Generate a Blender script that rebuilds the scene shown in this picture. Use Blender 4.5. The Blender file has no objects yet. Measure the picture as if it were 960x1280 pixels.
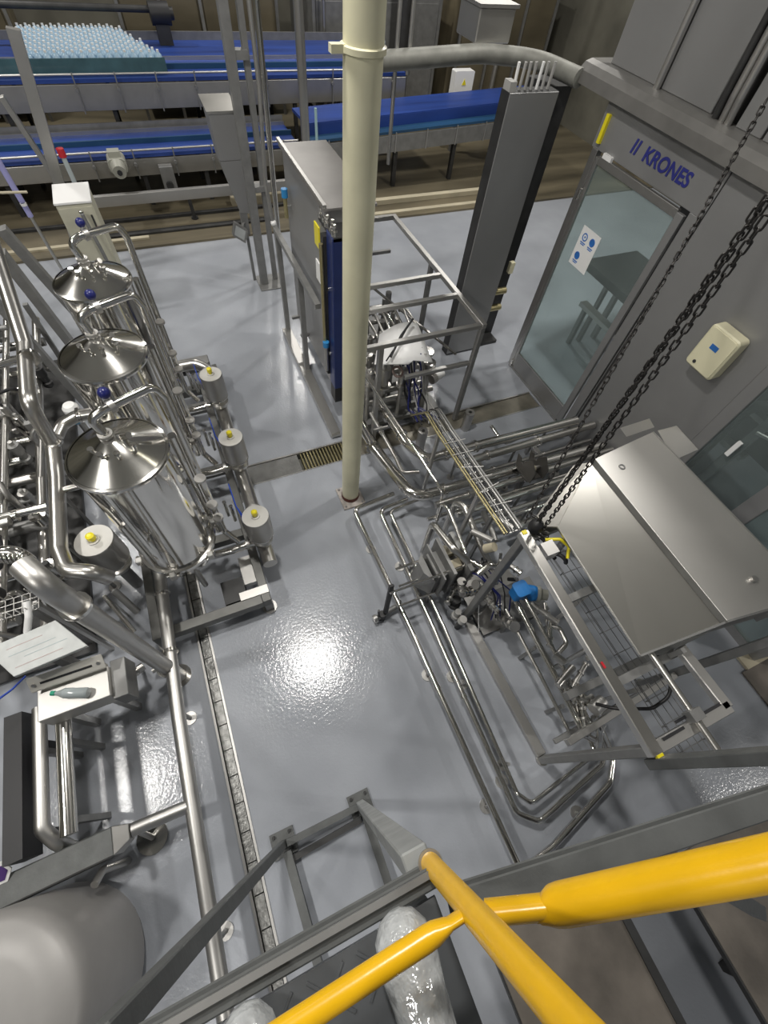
import bpy, bmesh, math, random
from mathutils import Vector, Matrix
random.seed(7)
SC = bpy.context.scene
COL = SC.collection
PI = math.pi
V = Vector

# ---------------------------------------------------------------- camera, world, lamps, exposure
cam_data = bpy.data.cameras.new('camera')
cam = bpy.data.objects.new('camera', cam_data)
COL.objects.link(cam)
cam.location = (0, 0, 4.2)
cam.rotation_euler = (math.radians(31.987), math.radians(-4.690), math.radians(-22.980))
cam_data.sensor_fit = 'VERTICAL'
cam_data.sensor_height = 36.0
cam_data.sensor_width = 27.0
cam_data.lens = 36.0 * 544.6 / 1280.0
cam_data.clip_start = 0.01
SC.camera = cam

world = bpy.data.worlds.new('hall_light')
SC.world = world
world.use_nodes = True
world.node_tree.nodes['Background'].inputs[0].default_value = (0.86, 0.92, 1.0, 1)
world.node_tree.nodes['Background'].inputs[1].default_value = 0.15
SC.view_settings.view_transform = 'Standard'
SC.view_settings.look = 'None'
SC.view_settings.gamma = 1.0
SC.view_settings.use_curve_mapping = False
SC.view_settings.exposure = 0.0

CEIL = 7.6
LAMPS = [(0.25, 2.75), (3.2, 13.2), (-4.1, 1.65), (-4.3, -3.6), (-4.3, 7.4), (8.8, -4.8), (6.0, 4.0), (6.2, 9.4), (-2.5, 13.4)]
LAMP_W = 185.0
_ld = bpy.data.lights.new('high_bay_light', 'AREA')
_ld.shape = 'DISK'
_ld.size = 0.5
_ld.energy = LAMP_W
_ld.color = (1.0, 0.97, 0.92)
for (lx, ly) in LAMPS:
    lo = bpy.data.objects.new('high_bay_light', _ld)
    lo.location = (lx, ly, CEIL - 0.55)
    COL.objects.link(lo)

# ---------------------------------------------------------------- materials
MATS = {}


def mat(name, col, rough=0.5, metal=0.0, bump=0.0, bscale=40.0, var=0.0, vscale=6.0, spec=0.5, stretch=None, rvar=0.0,
        emit=0.0, trans=0.0, detail=4.0):
    if name in MATS:
        return MATS[name]
    m = bpy.data.materials.new(name)
    m.use_nodes = True
    nt = m.node_tree
    b = nt.nodes['Principled BSDF']
    b.inputs['Base Color'].default_value = (*col, 1)
    b.inputs['Roughness'].default_value = rough
    b.inputs['Metallic'].default_value = metal
    b.inputs['Specular IOR Level'].default_value = spec
    if emit:
        b.inputs['Emission Color'].default_value = (*col, 1)
        b.inputs['Emission Strength'].default_value = emit
    if var or bump or rvar:
        tc = nt.nodes.new('ShaderNodeTexCoord')
        mp = nt.nodes.new('ShaderNodeMapping')
        nt.links.new(tc.outputs['Object'], mp.inputs[0])
        if stretch:
            mp.inputs['Scale'].default_value = stretch
        if var or rvar:
            n = nt.nodes.new('ShaderNodeTexNoise')
            n.inputs['Scale'].default_value = vscale
            n.inputs['Detail'].default_value = detail
            nt.links.new(mp.outputs[0], n.inputs['Vector'])
            if var:
                r = nt.nodes.new('ShaderNodeMapRange')
                r.inputs['From Min'].default_value = 0.3
                r.inputs['From Max'].default_value = 0.7
                r.inputs['To Min'].default_value = 1 - var
                r.inputs['To Max'].default_value = 1 + var
                nt.links.new(n.outputs['Fac'], r.inputs['Value'])
                mx = nt.nodes.new('ShaderNodeVectorMath')
                mx.operation = 'SCALE'
                mx.inputs[0].default_value = col
                nt.links.new(r.outputs[0], mx.inputs['Scale'])
                nt.links.new(mx.outputs[0], b.inputs['Base Color'])
            if rvar:
                r2 = nt.nodes.new('ShaderNodeMapRange')
                r2.inputs['From Min'].default_value = 0.3
                r2.inputs['From Max'].default_value = 0.7
                r2.inputs['To Min'].default_value = max(0.02, rough - rvar)
                r2.inputs['To Max'].default_value = rough + rvar
                nt.links.new(n.outputs['Fac'], r2.inputs['Value'])
                nt.links.new(r2.outputs[0], b.inputs['Roughness'])
        if bump:
            n2 = nt.nodes.new('ShaderNodeTexNoise')
            n2.inputs['Scale'].default_value = bscale
            n2.inputs['Detail'].default_value = 3.0
            nt.links.new(mp.outputs[0], n2.inputs['Vector'])
            bp = nt.nodes.new('ShaderNodeBump')
            bp.inputs['Strength'].default_value = bump
            bp.inputs['Distance'].default_value = 0.01
            nt.links.new(n2.outputs['Fac'], bp.inputs['Height'])
            nt.links.new(bp.outputs[0], b.inputs['Normal'])
    MATS[name] = m
    return m


def glass_mat(name, tint, refl=0.12, haze=0.12):
    # a thin pane: mostly see-through, a mirror share that grows at grazing angles, a little haze of dried water
    m = bpy.data.materials.new(name)
    m.use_nodes = True
    nt = m.node_tree
    nt.nodes.remove(nt.nodes['Principled BSDF'])
    out = nt.nodes['Material Output']
    tr = nt.nodes.new('ShaderNodeBsdfTransparent')
    tr.inputs[0].default_value = (*tint, 1)
    gl = nt.nodes.new('ShaderNodeBsdfGlossy')
    gl.inputs['Roughness'].default_value = 0.04
    df = nt.nodes.new('ShaderNodeBsdfDiffuse')
    df.inputs[0].default_value = (0.55, 0.62, 0.62, 1)
    fr = nt.nodes.new('ShaderNodeLayerWeight')
    fr.inputs['Blend'].default_value = refl
    m1 = nt.nodes.new('ShaderNodeMixShader')
    m2 = nt.nodes.new('ShaderNodeMixShader')
    nt.links.new(fr.outputs['Fresnel'], m1.inputs[0])
    nt.links.new(tr.outputs[0], m1.inputs[1])
    nt.links.new(gl.outputs[0], m1.inputs[2])
    m2.inputs[0].default_value = haze
    nt.links.new(m1.outputs[0], m2.inputs[1])
    nt.links.new(df.outputs[0], m2.inputs[2])
    nt.links.new(m2.outputs[0], out.inputs[0])
    MATS[name] = m
    return m


STEEL = mat('brushed_stainless', (0.60, 0.585, 0.555), 0.30, 1.0, var=0.05, vscale=4)
SHINY = mat('polished_stainless', (0.72, 0.705, 0.67), 0.15, 1.0)
MIRROR = mat('mirror_stainless', (0.78, 0.765, 0.73), 0.085, 1.0, bump=0.02, bscale=3)
SATIN = mat('satin_stainless', (0.55, 0.54, 0.52), 0.42, 1.0, var=0.04, vscale=3)
SHEET = mat('stainless_sheet', (0.68, 0.665, 0.635), 0.46, 0.95, var=0.03, vscale=2)
PANEL = mat('enclosure_sheet', (0.315, 0.315, 0.315), 0.46, 0.5, var=0.04, vscale=2.0)
DULL = mat('dull_grey_steel', (0.27, 0.27, 0.265), 0.52, 0.6, var=0.12, vscale=8)
GALV = mat('platform_steel', (0.125, 0.13, 0.128), 0.55, 0.35, var=0.15, vscale=9, bump=0.1, bscale=60)
DARK = mat('dark_metal', (0.055, 0.055, 0.055), 0.5, 0.5, var=0.2)
BLACK = mat('black_rubber', (0.02, 0.02, 0.022), 0.5)
CHAINM = mat('oily_chain', (0.05, 0.047, 0.045), 0.38, 0.7)
YELLOW = mat('yellow_gloss_paint', (0.80, 0.455, 0.008), 0.27, 0.0, var=0.06, vscale=12, bump=0.06, bscale=25)
CREAM = mat('cream_gloss_paint', (0.72, 0.69, 0.49), 0.33, 0.0, var=0.08, vscale=4, bump=0.05, bscale=14)
IVORY = mat('ivory_plastic', (0.78, 0.74, 0.52), 0.35)
BEIGE = mat('beige_paint', (0.50, 0.45, 0.33), 0.55, var=0.12, vscale=3)
WHITE = mat('white_plastic', (0.86, 0.86, 0.85), 0.4)
CABW = mat('offwhite_paint', (0.52, 0.505, 0.40), 0.45, var=0.06)
BLUEP = mat('blue_paint', (0.018, 0.032, 0.125), 0.35, 0.0, var=0.1)
BELT = mat('blue_belt', (0.018, 0.05, 0.23), 0.42, 0.0, var=0.35, vscale=1.6, stretch=(0.25, 3, 1))
BELTD = mat('teal_belt', (0.015, 0.06, 0.13), 0.42, 0.0, var=0.35, vscale=1.6, stretch=(0.25, 3, 1))
FRAMEST = mat('frame_steel', (0.17, 0.17, 0.162), 0.48, 0.6, var=0.12, vscale=6)
CONVS = mat('conveyor_sheet', (0.40, 0.39, 0.365), 0.4, 0.8, var=0.12, vscale=2, stretch=(1, 1, 1))
HXTOP = mat('grey_top_sheet', (0.27, 0.26, 0.25), 0.42, 0.5, var=0.05)
DUSTY = mat('dusty_galvanised', (0.34, 0.35, 0.345), 0.6, 0.2, var=0.2, vscale=7)
MOTORB = mat('motor_blue', (0.02, 0.20, 0.56), 0.38)
CAPB = mat('cap_blue', (0.03, 0.22, 0.5), 0.4)
KNOBB = mat('dark_blue_plastic', (0.012, 0.016, 0.12), 0.3)
TIPY = mat('yellow_plastic', (0.82, 0.70, 0.02), 0.35)
BROWN = mat('brown_weathered_sheet', (0.135, 0.118, 0.10), 0.6, 0.0, var=0.35, vscale=3.5, bump=0.2, bscale=30)
RUST = mat('rust_red_paint', (0.11, 0.03, 0.02), 0.6, var=0.3, vscale=20)
GREYP = mat('grey_plastic', (0.36, 0.355, 0.34), 0.5)
ACT = mat('actuator_satin', (0.42, 0.41, 0.39), 0.40, 0.85, var=0.05)
ACTTOP = mat('actuator_cap', (0.56, 0.55, 0.52), 0.5, 0.2)
MOTORG = mat('motor_grey', (0.36, 0.36, 0.31), 0.5)
RED = mat('red_plastic', (0.5, 0.02, 0.03), 0.4)
GREENB = mat('brass_tube', (0.50, 0.44, 0.24), 0.35, 0.8)
CABLE = mat('black_cable', (0.015, 0.015, 0.016), 0.45)
BLUEC = mat('blue_air_hose', (0.02, 0.07, 0.45), 0.35)
PAPER = mat('printed_sheet', (0.55, 0.57, 0.56), 0.35, var=0.1, vscale=9)
LABELB = mat('label_blue', (0.03, 0.16, 0.50), 0.5)
LABELP = mat('label_purple', (0.07, 0.03, 0.16), 0.5)
TXTB = mat('lettering_blue', (0.03, 0.035, 0.22), 0.4)
TILE = mat('back_wall_paint', (0.13, 0.125, 0.10), 0.7, var=0.3, vscale=1.1)
CEILM = mat('ceiling_paint', (0.50, 0.49, 0.45), 0.8)
CONC = mat('stained_concrete', (0.135, 0.115, 0.075), 0.4, var=0.5, vscale=1.0, stretch=(0.35, 2.2, 1), bump=0.05, bscale=12)
COVER = mat('clear_film', (0.55, 0.57, 0.58), 0.16, 0.25, bump=0.9, bscale=30, var=0.25, vscale=25)
CLOTH = mat('dark_trouser_cloth', (0.035, 0.033, 0.035), 0.85, bump=0.3, bscale=120, var=0.3, vscale=10)
SHOE = mat('dark_shoe', (0.10, 0.095, 0.09), 0.5)
LAMPE = mat('lamp_diffuser', (1.0, 0.97, 0.92), 0.5, emit=6.0)
PET = mat('pale_blue_bottle', (0.36, 0.52, 0.66), 0.14, 0.0, var=0.15, vscale=9, spec=0.8)
PETG = mat('green_film_wrap', (0.055, 0.12, 0.14), 0.25, 0.0, var=0.2, vscale=4)
PCLEAR = mat('clear_pet', (0.42, 0.47, 0.48), 0.15, spec=0.8)
GLASS = glass_mat('machine_glass', (0.80, 0.87, 0.86), 0.16, 0.13)


def floor_mat():
    m = bpy.data.materials.new('wet_epoxy_floor')
    m.use_nodes = True
    nt = m.node_tree
    b = nt.nodes['Principled BSDF']
    tc = nt.nodes.new('ShaderNodeTexCoord')
    big = nt.nodes.new('ShaderNodeTexNoise')
    big.inputs['Scale'].default_value = 1.3
    big.inputs['Detail'].default_value = 3
    nt.links.new(tc.outputs['Object'], big.inputs['Vector'])
    cr = nt.nodes.new('ShaderNodeValToRGB')
    cr.color_ramp.elements[0].position = 0.3
    cr.color_ramp.elements[0].color = (0.325, 0.343, 0.378, 1)
    cr.color_ramp.elements[1].position = 0.72
    cr.color_ramp.elements[1].color = (0.392, 0.412, 0.450, 1)
    nt.links.new(big.outputs['Fac'], cr.inputs[0])
    nt.links.new(cr.outputs[0], b.inputs['Base Color'])
    wet = nt.nodes.new('ShaderNodeMapRange')
    wet.inputs['From Min'].default_value = 0.38
    wet.inputs['From Max'].default_value = 0.62
    wet.inputs['To Min'].default_value = 0.12
    wet.inputs['To Max'].default_value = 0.22
    nt.links.new(big.outputs['Fac'], wet.inputs['Value'])
    nt.links.new(wet.outputs[0], b.inputs['Roughness'])
    n2 = nt.nodes.new('ShaderNodeTexNoise')
    n2.inputs['Scale'].default_value = 46
    n2.inputs['Detail'].default_value = 5
    nt.links.new(tc.outputs['Object'], n2.inputs['Vector'])
    bp = nt.nodes.new('ShaderNodeBump')
    bp.inputs['Strength'].default_value = 0.15
    bp.inputs['Distance'].default_value = 0.012
    nt.links.new(n2.outputs['Fac'], bp.inputs['Height'])
    nt.links.new(bp.outputs[0], b.inputs['Normal'])
    b.inputs['Specular IOR Level'].default_value = 0.5
    return m


FLOORM = floor_mat()


# ---------------------------------------------------------------- mesh builder
class MB:
    def __init__(s):
        s.v, s.f, s.sm = [], [], []

    def add(s, vs, fs, smooth=False):
        o = len(s.v)
        s.v += [V(p) for p in vs]
        for f in fs:
            s.f.append([i + o for i in f])
            s.sm.append(smooth)
        return s

    def hexa(s, p):  # 8 corners: bottom ring 0-3, top ring 4-7
        return s.add(p, [(3, 2, 1, 0), (4, 5, 6, 7), (0, 1, 5, 4), (1, 2, 6, 5), (2, 3, 7, 6), (3, 0, 4, 7)])

    def box(s, a, b):
        x0, x1 = sorted((a[0], b[0])); y0, y1 = sorted((a[1], b[1])); z0, z1 = sorted((a[2], b[2]))
        return s.hexa([(x0, y0, z0), (x1, y0, z0), (x1, y1, z0), (x0, y1, z0),
                       (x0, y0, z1), (x1, y0, z1), (x1, y1, z1), (x0, y1, z1)])

    def cbox(s, c, d):
        return s.box((c[0] - d[0] / 2, c[1] - d[1] / 2, c[2] - d[2] / 2), (c[0] + d[0] / 2, c[1] + d[1] / 2, c[2] + d[2] / 2))

    def rbox(s, a, b, r=0.01, axis=2, n=4):  # box with rounded vertical edges (axis)
        lo = [min(a[i], b[i]) for i in range(3)]; hi = [max(a[i], b[i]) for i in range(3)]
        u, w = [i for i in range(3) if i != axis]
        pts = []
        for cx, cy, a0 in ((hi[u] - r, hi[w] - r, 0), (lo[u] + r, hi[w] - r, PI / 2), (lo[u] + r, lo[w] + r, PI), (hi[u] - r, lo[w] + r, 1.5 * PI)):
            for k in range(n + 1):
                t = a0 + PI / 2 * k / n
                pts.append((cx + r * math.cos(t), cy + r * math.sin(t)))
        return s.prism(pts, lo[axis], hi[axis], axis)

    def prism(s, pts, z0, z1, axis=2, sm=False):
        def mk(p, z):
            q = [0, 0, 0]
            u, w = [i for i in range(3) if i != axis]
            q[u], q[w], q[axis] = p[0], p[1], z
            return q
        n = len(pts)
        vs = [mk(p, z0) for p in pts] + [mk(p, z1) for p in pts]
        fs = [tuple(range(n))[::-1], tuple(range(n, 2 * n))]
        fs += [(i, (i + 1) % n, n + (i + 1) % n, n + i) for i in range(n)]
        return s.add(vs, fs, sm)

    def frame(s, p, q, up=None):
        d = (V(q) - V(p)).normalized()
        u = V(up) if up else (V((0, 0, 1)) if abs(d.z) < 0.9 else V((0, 1, 0)))
        x = d.cross(u)
        if x.length < 1e-5:
            x = d.cross(V((1, 0, 0)))
        x.normalize()
        return d, x, x.cross(d).normalized()

    def bar(s, p, q, w, h, up=None):
        d, x, y = s.frame(p, q, up)
        p, q = V(p), V(q)
        c = [(-w / 2, -h / 2), (w / 2, -h / 2), (w / 2, h / 2), (-w / 2, h / 2)]
        return s.hexa([p + x * a + y * b for a, b in c] + [q + x * a + y * b for a, b in c])

    def profile(s, p, q, pts, up=None):  # extrude a 2D outline from p to q
        d, x, y = s.frame(p, q, up)
        n = len(pts)
        vs = [V(p) + x * a + y * b for a, b in pts] + [V(q) + x * a + y * b for a, b in pts]
        fs = [tuple(range(n)), tuple(range(2 * n - 1, n - 1, -1))] + [(i, n + i, n + (i + 1) % n, (i + 1) % n) for i in range(n)]
        return s.add(vs, fs)

    def channel(s, p, q, w, h, t=0.008, up=None):  # U channel, web on +x side
        return s.profile(p, q, [(-w / 2, -h / 2), (w / 2, -h / 2), (w / 2, h / 2), (-w / 2, h / 2), (-w / 2, h / 2 - t), (w / 2 - t, h / 2 - t), (w / 2 - t, -h / 2 + t), (-w / 2, -h / 2 + t)], up)

    def cyl(s, p, q, r, r2=None, n=16, caps=True):
        r2 = r if r2 is None else r2
        d, x, y = s.frame(p, q)
        p, q = V(p), V(q)
        cs = [(math.cos(2 * PI * i / n), math.sin(2 * PI * i / n)) for i in range(n)]
        a = [p + (x * c + y * k) * r for c, k in cs]
        b = [q + (x * c + y * k) * r2 for c, k in cs]
        s.add(a + b, [(i, (i + 1) % n, n + (i + 1) % n, n + i) for i in range(n)], True)
        if caps:
            s.add(a, [tuple(range(n))[::-1]])
            s.add(b, [tuple(range(n))])
        return s

    def lathe(s, c, prof, n=32, axis=(0, 0, 1), sharp=True):
        ax = V(axis).normalized()
        d, x, y = s.frame((0, 0, 0), ax)
        cs = [(math.cos(2 * PI * i / n), math.sin(2 * PI * i / n)) for i in range(n)]
        rings = [[V(c) + ax * z + (x * k + y * m) * max(r, 1e-4) for k, m in cs] for r, z in prof]
        if not sharp:
            vs = [p for r in rings for p in r]
            fs = [(j * n + i, j * n + (i + 1) % n, (j + 1) * n + (i + 1) % n, (j + 1) * n + i) for j in range(len(prof) - 1) for i in range(n)]
            return s.add(vs, fs, True)
        for j in range(len(prof) - 1):
            s.add(rings[j] + rings[j + 1], [(i, (i + 1) % n, n + (i + 1) % n, n + i) for i in range(n)], True)
        return s

    def torus(s, c, axis, R, r, n=28, m=8, arc=2 * PI, start=0.0):
        d, x, y = s.frame((0, 0, 0), axis)
        full = arc > 6.2
        k = n if full else n + 1
        vs = []
        for i in range(k):
            a = start + arc * i / n
            e = x * math.cos(a) + y * math.sin(a)
            for j in range(m):
                b = 2 * PI * j / m
                vs.append(V(c) + e * (R + r * math.cos(b)) + d * (r * math.sin(b)))
        fs = []
        for i in range(n):
            i2 = (i + 1) % k
            for j in range(m):
                fs.append((i * m + j, i2 * m + j, i2 * m + (j + 1) % m, i * m + (j + 1) % m))
        return s.add(vs, fs, True)

    def ball(s, c, r, n=12, m=8, sc=(1, 1, 1)):
        prof = []
        vs = []
        for j in range(m + 1):
            t = PI * j / m
            for i in range(n):
                a = 2 * PI * i / n
                vs.append(V(c) + V((sc[0] * r * math.sin(t) * math.cos(a), sc[1] * r * math.sin(t) * math.sin(a), sc[2] * r * math.cos(t))))
        fs = [(j * n + i, (j + 1) * n + i, (j + 1) * n + (i + 1) % n, j * n + (i + 1) % n) for j in range(m) for i in range(n)]
        return s.add(vs, fs, True)

    def tube(s, pts, r, bend=None, n=12, seg=5, caps=True, closed=False):
        P = [V(p) for p in pts]
        bend = 2.0 * r if bend is None else bend
        path = []
        if closed:
            P = P + [P[0], P[1]]
        for i, p in enumerate(P):
            if i == 0 or i == len(P) - 1:
                path.append(p)
                continue
            a, b = (P[i - 1] - p), (P[i + 1] - p)
            la, lb = a.length, b.length
            a.normalize(); b.normalize()
            ang = a.angle(b)
            if ang > PI - 0.03:
                path.append(p)
                continue
            k = min(bend / math.tan(ang / 2), la * 0.49, lb * 0.49)
            p0, p1 = p + a * k, p + b * k
            for t in range(seg + 1):
                u = t / seg
                path.append(p0 * (1 - u) ** 2 + p * 2 * u * (1 - u) + p1 * u * u)
        # parallel transport
        d = (path[1] - path[0]).normalized()
        x = d.orthogonal().normalized()
        vs = []
        for i, p in enumerate(path):
            if 0 < i < len(path) - 1:
                nd = ((path[i + 1] - p).normalized() + (p - path[i - 1]).normalized())
                nd = nd.normalized() if nd.length > 1e-6 else d
            elif i:
                nd = (p - path[i - 1]).normalized()
            else:
                nd = d
            x = (x - nd * x.dot(nd)).normalized()
            y = nd.cross(x)
            for j in range(n):
                a = 2 * PI * j / n
                vs.append(p + (x * math.cos(a) + y * math.sin(a)) * r)
        L = len(path)
        s.add(vs, [(i * n + j, i * n + (j + 1) % n, (i + 1) * n + (j + 1) % n, (i + 1) * n + j) for i in range(L - 1) for j in range(n)], True)
        if caps:
            s.add(vs[:n], [tuple(range(n))[::-1]])
            s.add(vs[-n:], [tuple(range(n))])
        return s

    def ibeam(s, p, q, w, h, t=0.008, up=None):
        a, b, k = w / 2, h / 2, t / 2
        return s.profile(p, q, [(-a, -b), (a, -b), (a, -b + t), (k, -b + t), (k, b - t), (a, b - t), (a, b), (-a, b), (-a, b - t), (-k, b - t), (-k, -b + t), (-a, -b + t)], up)

    def build(s, name, m, parent=None, bev=0.0, label=None):
        org = V((0, 0, 0))
        if parent is not None:
            org = V(parent['org']) if 'org' in parent else V((0, 0, 0))
        else:
            xs = [p.x for p in s.v]; ys = [p.y for p in s.v]; zs = [p.z for p in s.v]
            org = V(((min(xs) + max(xs)) / 2, (min(ys) + max(ys)) / 2, min(zs)))
        me = bpy.data.meshes.new(name)
        me.from_pydata([p - org for p in s.v], [], s.f)
        me.polygons.foreach_set('use_smooth', s.sm)
        bm = bmesh.new()
        bm.from_mesh(me)
        bmesh.ops.recalc_face_normals(bm, faces=bm.faces)
        bm.to_mesh(me)
        bm.free()
        me.materials.append(m)
        o = bpy.data.objects.new(name, me)
        COL.objects.link(o)
        if bev:
            bv = o.modifiers.new('edge', 'BEVEL')
            bv.width = bev
            bv.segments = 1
            bv.limit_method = 'ANGLE'
        o['org'] = tuple(org)
        if parent is not None:
            o.parent = parent
        else:
            o.location = org
        if label:
            o['label'] = label
        return o


def tag(o, label, cat, group=None):
    o['label'] = label
    o['category'] = cat
    if group:
        o['group'] = group
    return o


def thing(name, loc, label, cat, group=None):
    o = bpy.data.objects.new(name, None)
    o.empty_display_size = 0.1
    COL.objects.link(o)
    o.location = loc
    o['org'] = tuple(loc)
    return tag(o, label, cat, group)


def struct(mb, name, m, parent=None, bev=0.0):
    o = mb.build(name, m, parent, bev)
    if parent is None:
        o['kind'] = 'structure'
    return o


def copy_tree(o, off=(0, 0, 0), parent=None, kids=None):
    kids = kids if kids is not None else list(o.children)
    c = o.copy()
    COL.objects.link(c)
    if parent is not None:
        c.parent = parent
    else:
        c.location = V(o.location) + V(off)
    for ch in list(o.children):
        copy_tree(ch, (0, 0, 0), c)
    return c


def flange(mb, p, d, r, t=0.014, k=1.35, n=16):  # a clamp ring on a pipe of radius r at p along d
    d = V(d).normalized()
    return mb.cyl(V(p) - d * t, V(p) + d * t, r * k, n=n)

# ================================================================ THE HALL
# floor (with the two trench slots left open)
TX0, TX1 = -0.845, -0.725          # left trench, along y
CY0, CY1 = 3.14, 3.44              # cross trench, along x
CX0, CX1 = 0.02, 4.10
def slab(b, x0, x1, y0, y1):
    b.box((x0, y0, -0.12), (x1, y1, 0.0))
fl = MB()
slab(fl, -9, TX0, -6, 8.55); slab(fl, TX1, CX0, -6, 8.55)
slab(fl, CX0, CX1, -6, CY0); slab(fl, CX0, CX1, CY1, 8.55)
slab(fl, CX1, 11, -6, 8.55)
slab(fl, TX0, TX1, -6, -3.0); slab(fl, TX0, TX1, 3.30, 8.55)
struct(fl, 'floor', FLOORM)
fl2 = MB()
fl2.box((-9, 8.55, -0.12), (11, 17.0, 0.02))
struct(fl2, 'floor_back', CONC)
struct(MB().box((-9, -6, -0.30), (11, 17, -0.12)), 'trim_1', mat('trench_bed', (0.16, 0.16, 0.14), 0.35, var=0.3))
struct(MB().box((-9, 16.6, 0), (11, 16.8, CEIL)), 'wall_back', TILE)
struct(MB().box((-9.2, -6, 0), (-9.0, 17, CEIL)), 'wall_left', TILE)
struct(MB().box((11, -6, 0), (11.2, 17, CEIL)), 'wall_right', TILE)
struct(MB().box((-9.2, -6, CEIL), (11.2, 17, CEIL + 0.15)), 'ceiling', CEILM)
# raised edge where the grey floor meets the stained one
k = MB().box((-9, 8.50, 0), (11, 8.62, 0.035))
struct(k, 'trim_2', CONC)

for (lx, ly) in LAMPS:
    t = thing('high_bay_lamp', (lx, ly, CEIL - 0.5), 'round high bay ceiling lamp with a glowing white face', 'lamp', 'ceiling lamps') if (lx, ly) == LAMPS[0] else None
    if t:
        MB().lathe((lx, ly, CEIL - 0.52), [(0.23, 0), (0.24, 0.03), (0.20, 0.10), (0.09, 0.16), (0.09, 0.30)], 24).build('housing', GREYP, t)
        MB().cyl((lx, ly, CEIL - 0.51), (lx, ly, CEIL - 0.50), 0.215, n=24).build('diffuser', LAMPE, t)
        MB().cyl((lx, ly, CEIL - 0.22), (lx, ly, CEIL), 0.02, n=8).build('stem', DULL, t)
        LAMP0 = t
    else:
        copy_tree(LAMP0, (lx - LAMPS[0][0], ly - LAMPS[0][1], 0))

# ---------------------------------------------------------------- floor trenches
t = thing('floor_drain', (-0.785, 0.2, 0), 'long narrow stainless floor channel running left of centre', 'drain')
MB().box((TX0, -3.0, -0.02), (TX0 + 0.018, 3.30, 0.010)).build('left_edge', SATIN, t)
MB().box((TX1 - 0.018, -3.0, -0.02), (TX1, 3.30, 0.010)).build('right_edge', SATIN, t)
y = -1.6
c0 = None
while y < 3.2:
    if c0 is None:
        c0 = MB().box((TX0 + 0.026, y, -0.03), (TX1 - 0.026, y + 0.192, -0.006)).build('cover_plate', mat('drain_plate', (0.26, 0.26, 0.25), 0.35, 0.7, var=0.35, vscale=24, bump=0.3, bscale=50), t)
        yb = y
    else:
        c = c0.copy(); COL.objects.link(c); c.parent = t; c.location = (0, y - yb, random.uniform(-0.002, 0.002))
    y += 0.20
t = thing('floor_drain', (1.5, 3.29, 0), 'wide cross drain with metal rim and slotted grating behind cream post', 'drain')
MB().box((CX0, CY1 - 0.02, -0.02), (CX1, CY1, 0.006)).build('far_rim', SATIN, t)
MB().box((CX0, CY0, -0.02), (CX1, CY0 + 0.012, 0.006)).build('near_rim', SATIN, t)
MB().box((CX0 + 0.01, CY0 + 0.014, -0.03), (0.66, CY1 - 0.024, -0.006)).build('cover_plate', mat('wet_plate', (0.30, 0.30, 0.29), 0.22, 0.4, bump=0.3, bscale=25, var=0.2), t)
MB().box((1.35, CY0 + 0.014, -0.03), (CX1 - 0.01, CY1 - 0.024, -0.008)).build('cover_plate', mat('brown_plate', (0.20, 0.185, 0.15), 0.4, 0.3, var=0.25, vscale=5), t)
for i in range(16):
    MB().box((0.70 + i * 0.04, CY0 + 0.014, -0.06), (0.714 + i * 0.04, CY1 - 0.024, -0.004)).build('slat', GREENB, t)

# ---------------------------------------------------------------- back: conveyors
def conveyor(name, label, y0, y1, x0, x1, zb, side_h, beltm, legs, extra_rail=True):
    t = thing(name, ((x0 + x1) / 2, y0, 0), label, 'conveyor')
    MB().box((x0, y0 + 0.02, zb - 0.05), (x1, y1, zb)).build('belt', beltm, t)
    MB().box((x0, y0 - 0.01, zb - side_h), (x1, y0 + 0.02, zb - 0.06)).build('side_panel', CONVS, t, 0.004)
    b = MB()
    for zz in (zb + 0.06,):
        b.tube([(x0, y0 + 0.0, zz), (x1, y0 + 0.0, zz)], 0.016, n=8)
    b.build('guide_rail', SATIN, t)
    MB().box((x0, y0 + 0.45, zb), (x1, y0 + 0.49, zb + 0.07)).build('lane_divider', BELT if beltm is not BELT else BELTD, t)
    MB().box((x0, y0 + 0.95, zb), (x1, y0 + 0.98, zb + 0.05)).build('lane_divider', SATIN, t)
    MB().box((x0, y1, zb - side_h), (x1, y1 + 0.03, zb + 0.12)).build('side_panel', DULL, t)
    n = int((x1 - x0) / 0.62)
    for i in range(n):
        x = x0 + 0.3 + i * (x1 - x0 - 0.6) / max(1, n - 1)
        p = MB().bar((x, y0 - 0.03, zb - side_h - 0.03), (x + 0.012, y0 - 0.03, zb + 0.09), 0.02, 0.02)
        p.cyl((x, y0 - 0.07, zb - 0.12), (x, y0 - 0.02, zb - 0.12), 0.028, n=8)
        p.build('rail_bracket', DULL, t)
    for i in range(legs):
        x = x0 + 0.7 + i * (x1 - x0 - 1.4) / (legs - 1)
        for yy in (y0 + 0.08, y1 - 0.08):
            MB().bar((x, yy, 0.02), (x, yy, zb - side_h + 0.05), 0.07, 0.07).build('leg', DARK, t)
    return t

cu = conveyor('bottle_conveyor', 'upper wide blue belt conveyor at the back carrying pale blue bottles', 11.0, 13.2, -4.2, 5.4, 1.47, 0.40, BELT, 6)
cl = conveyor('bottle_conveyor', 'lower blue belt conveyor in front with stainless side panel', 9.9, 11.0 - 0.06, -5.0, 2.75, 0.80, 0.30, BELT, 7)
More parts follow.
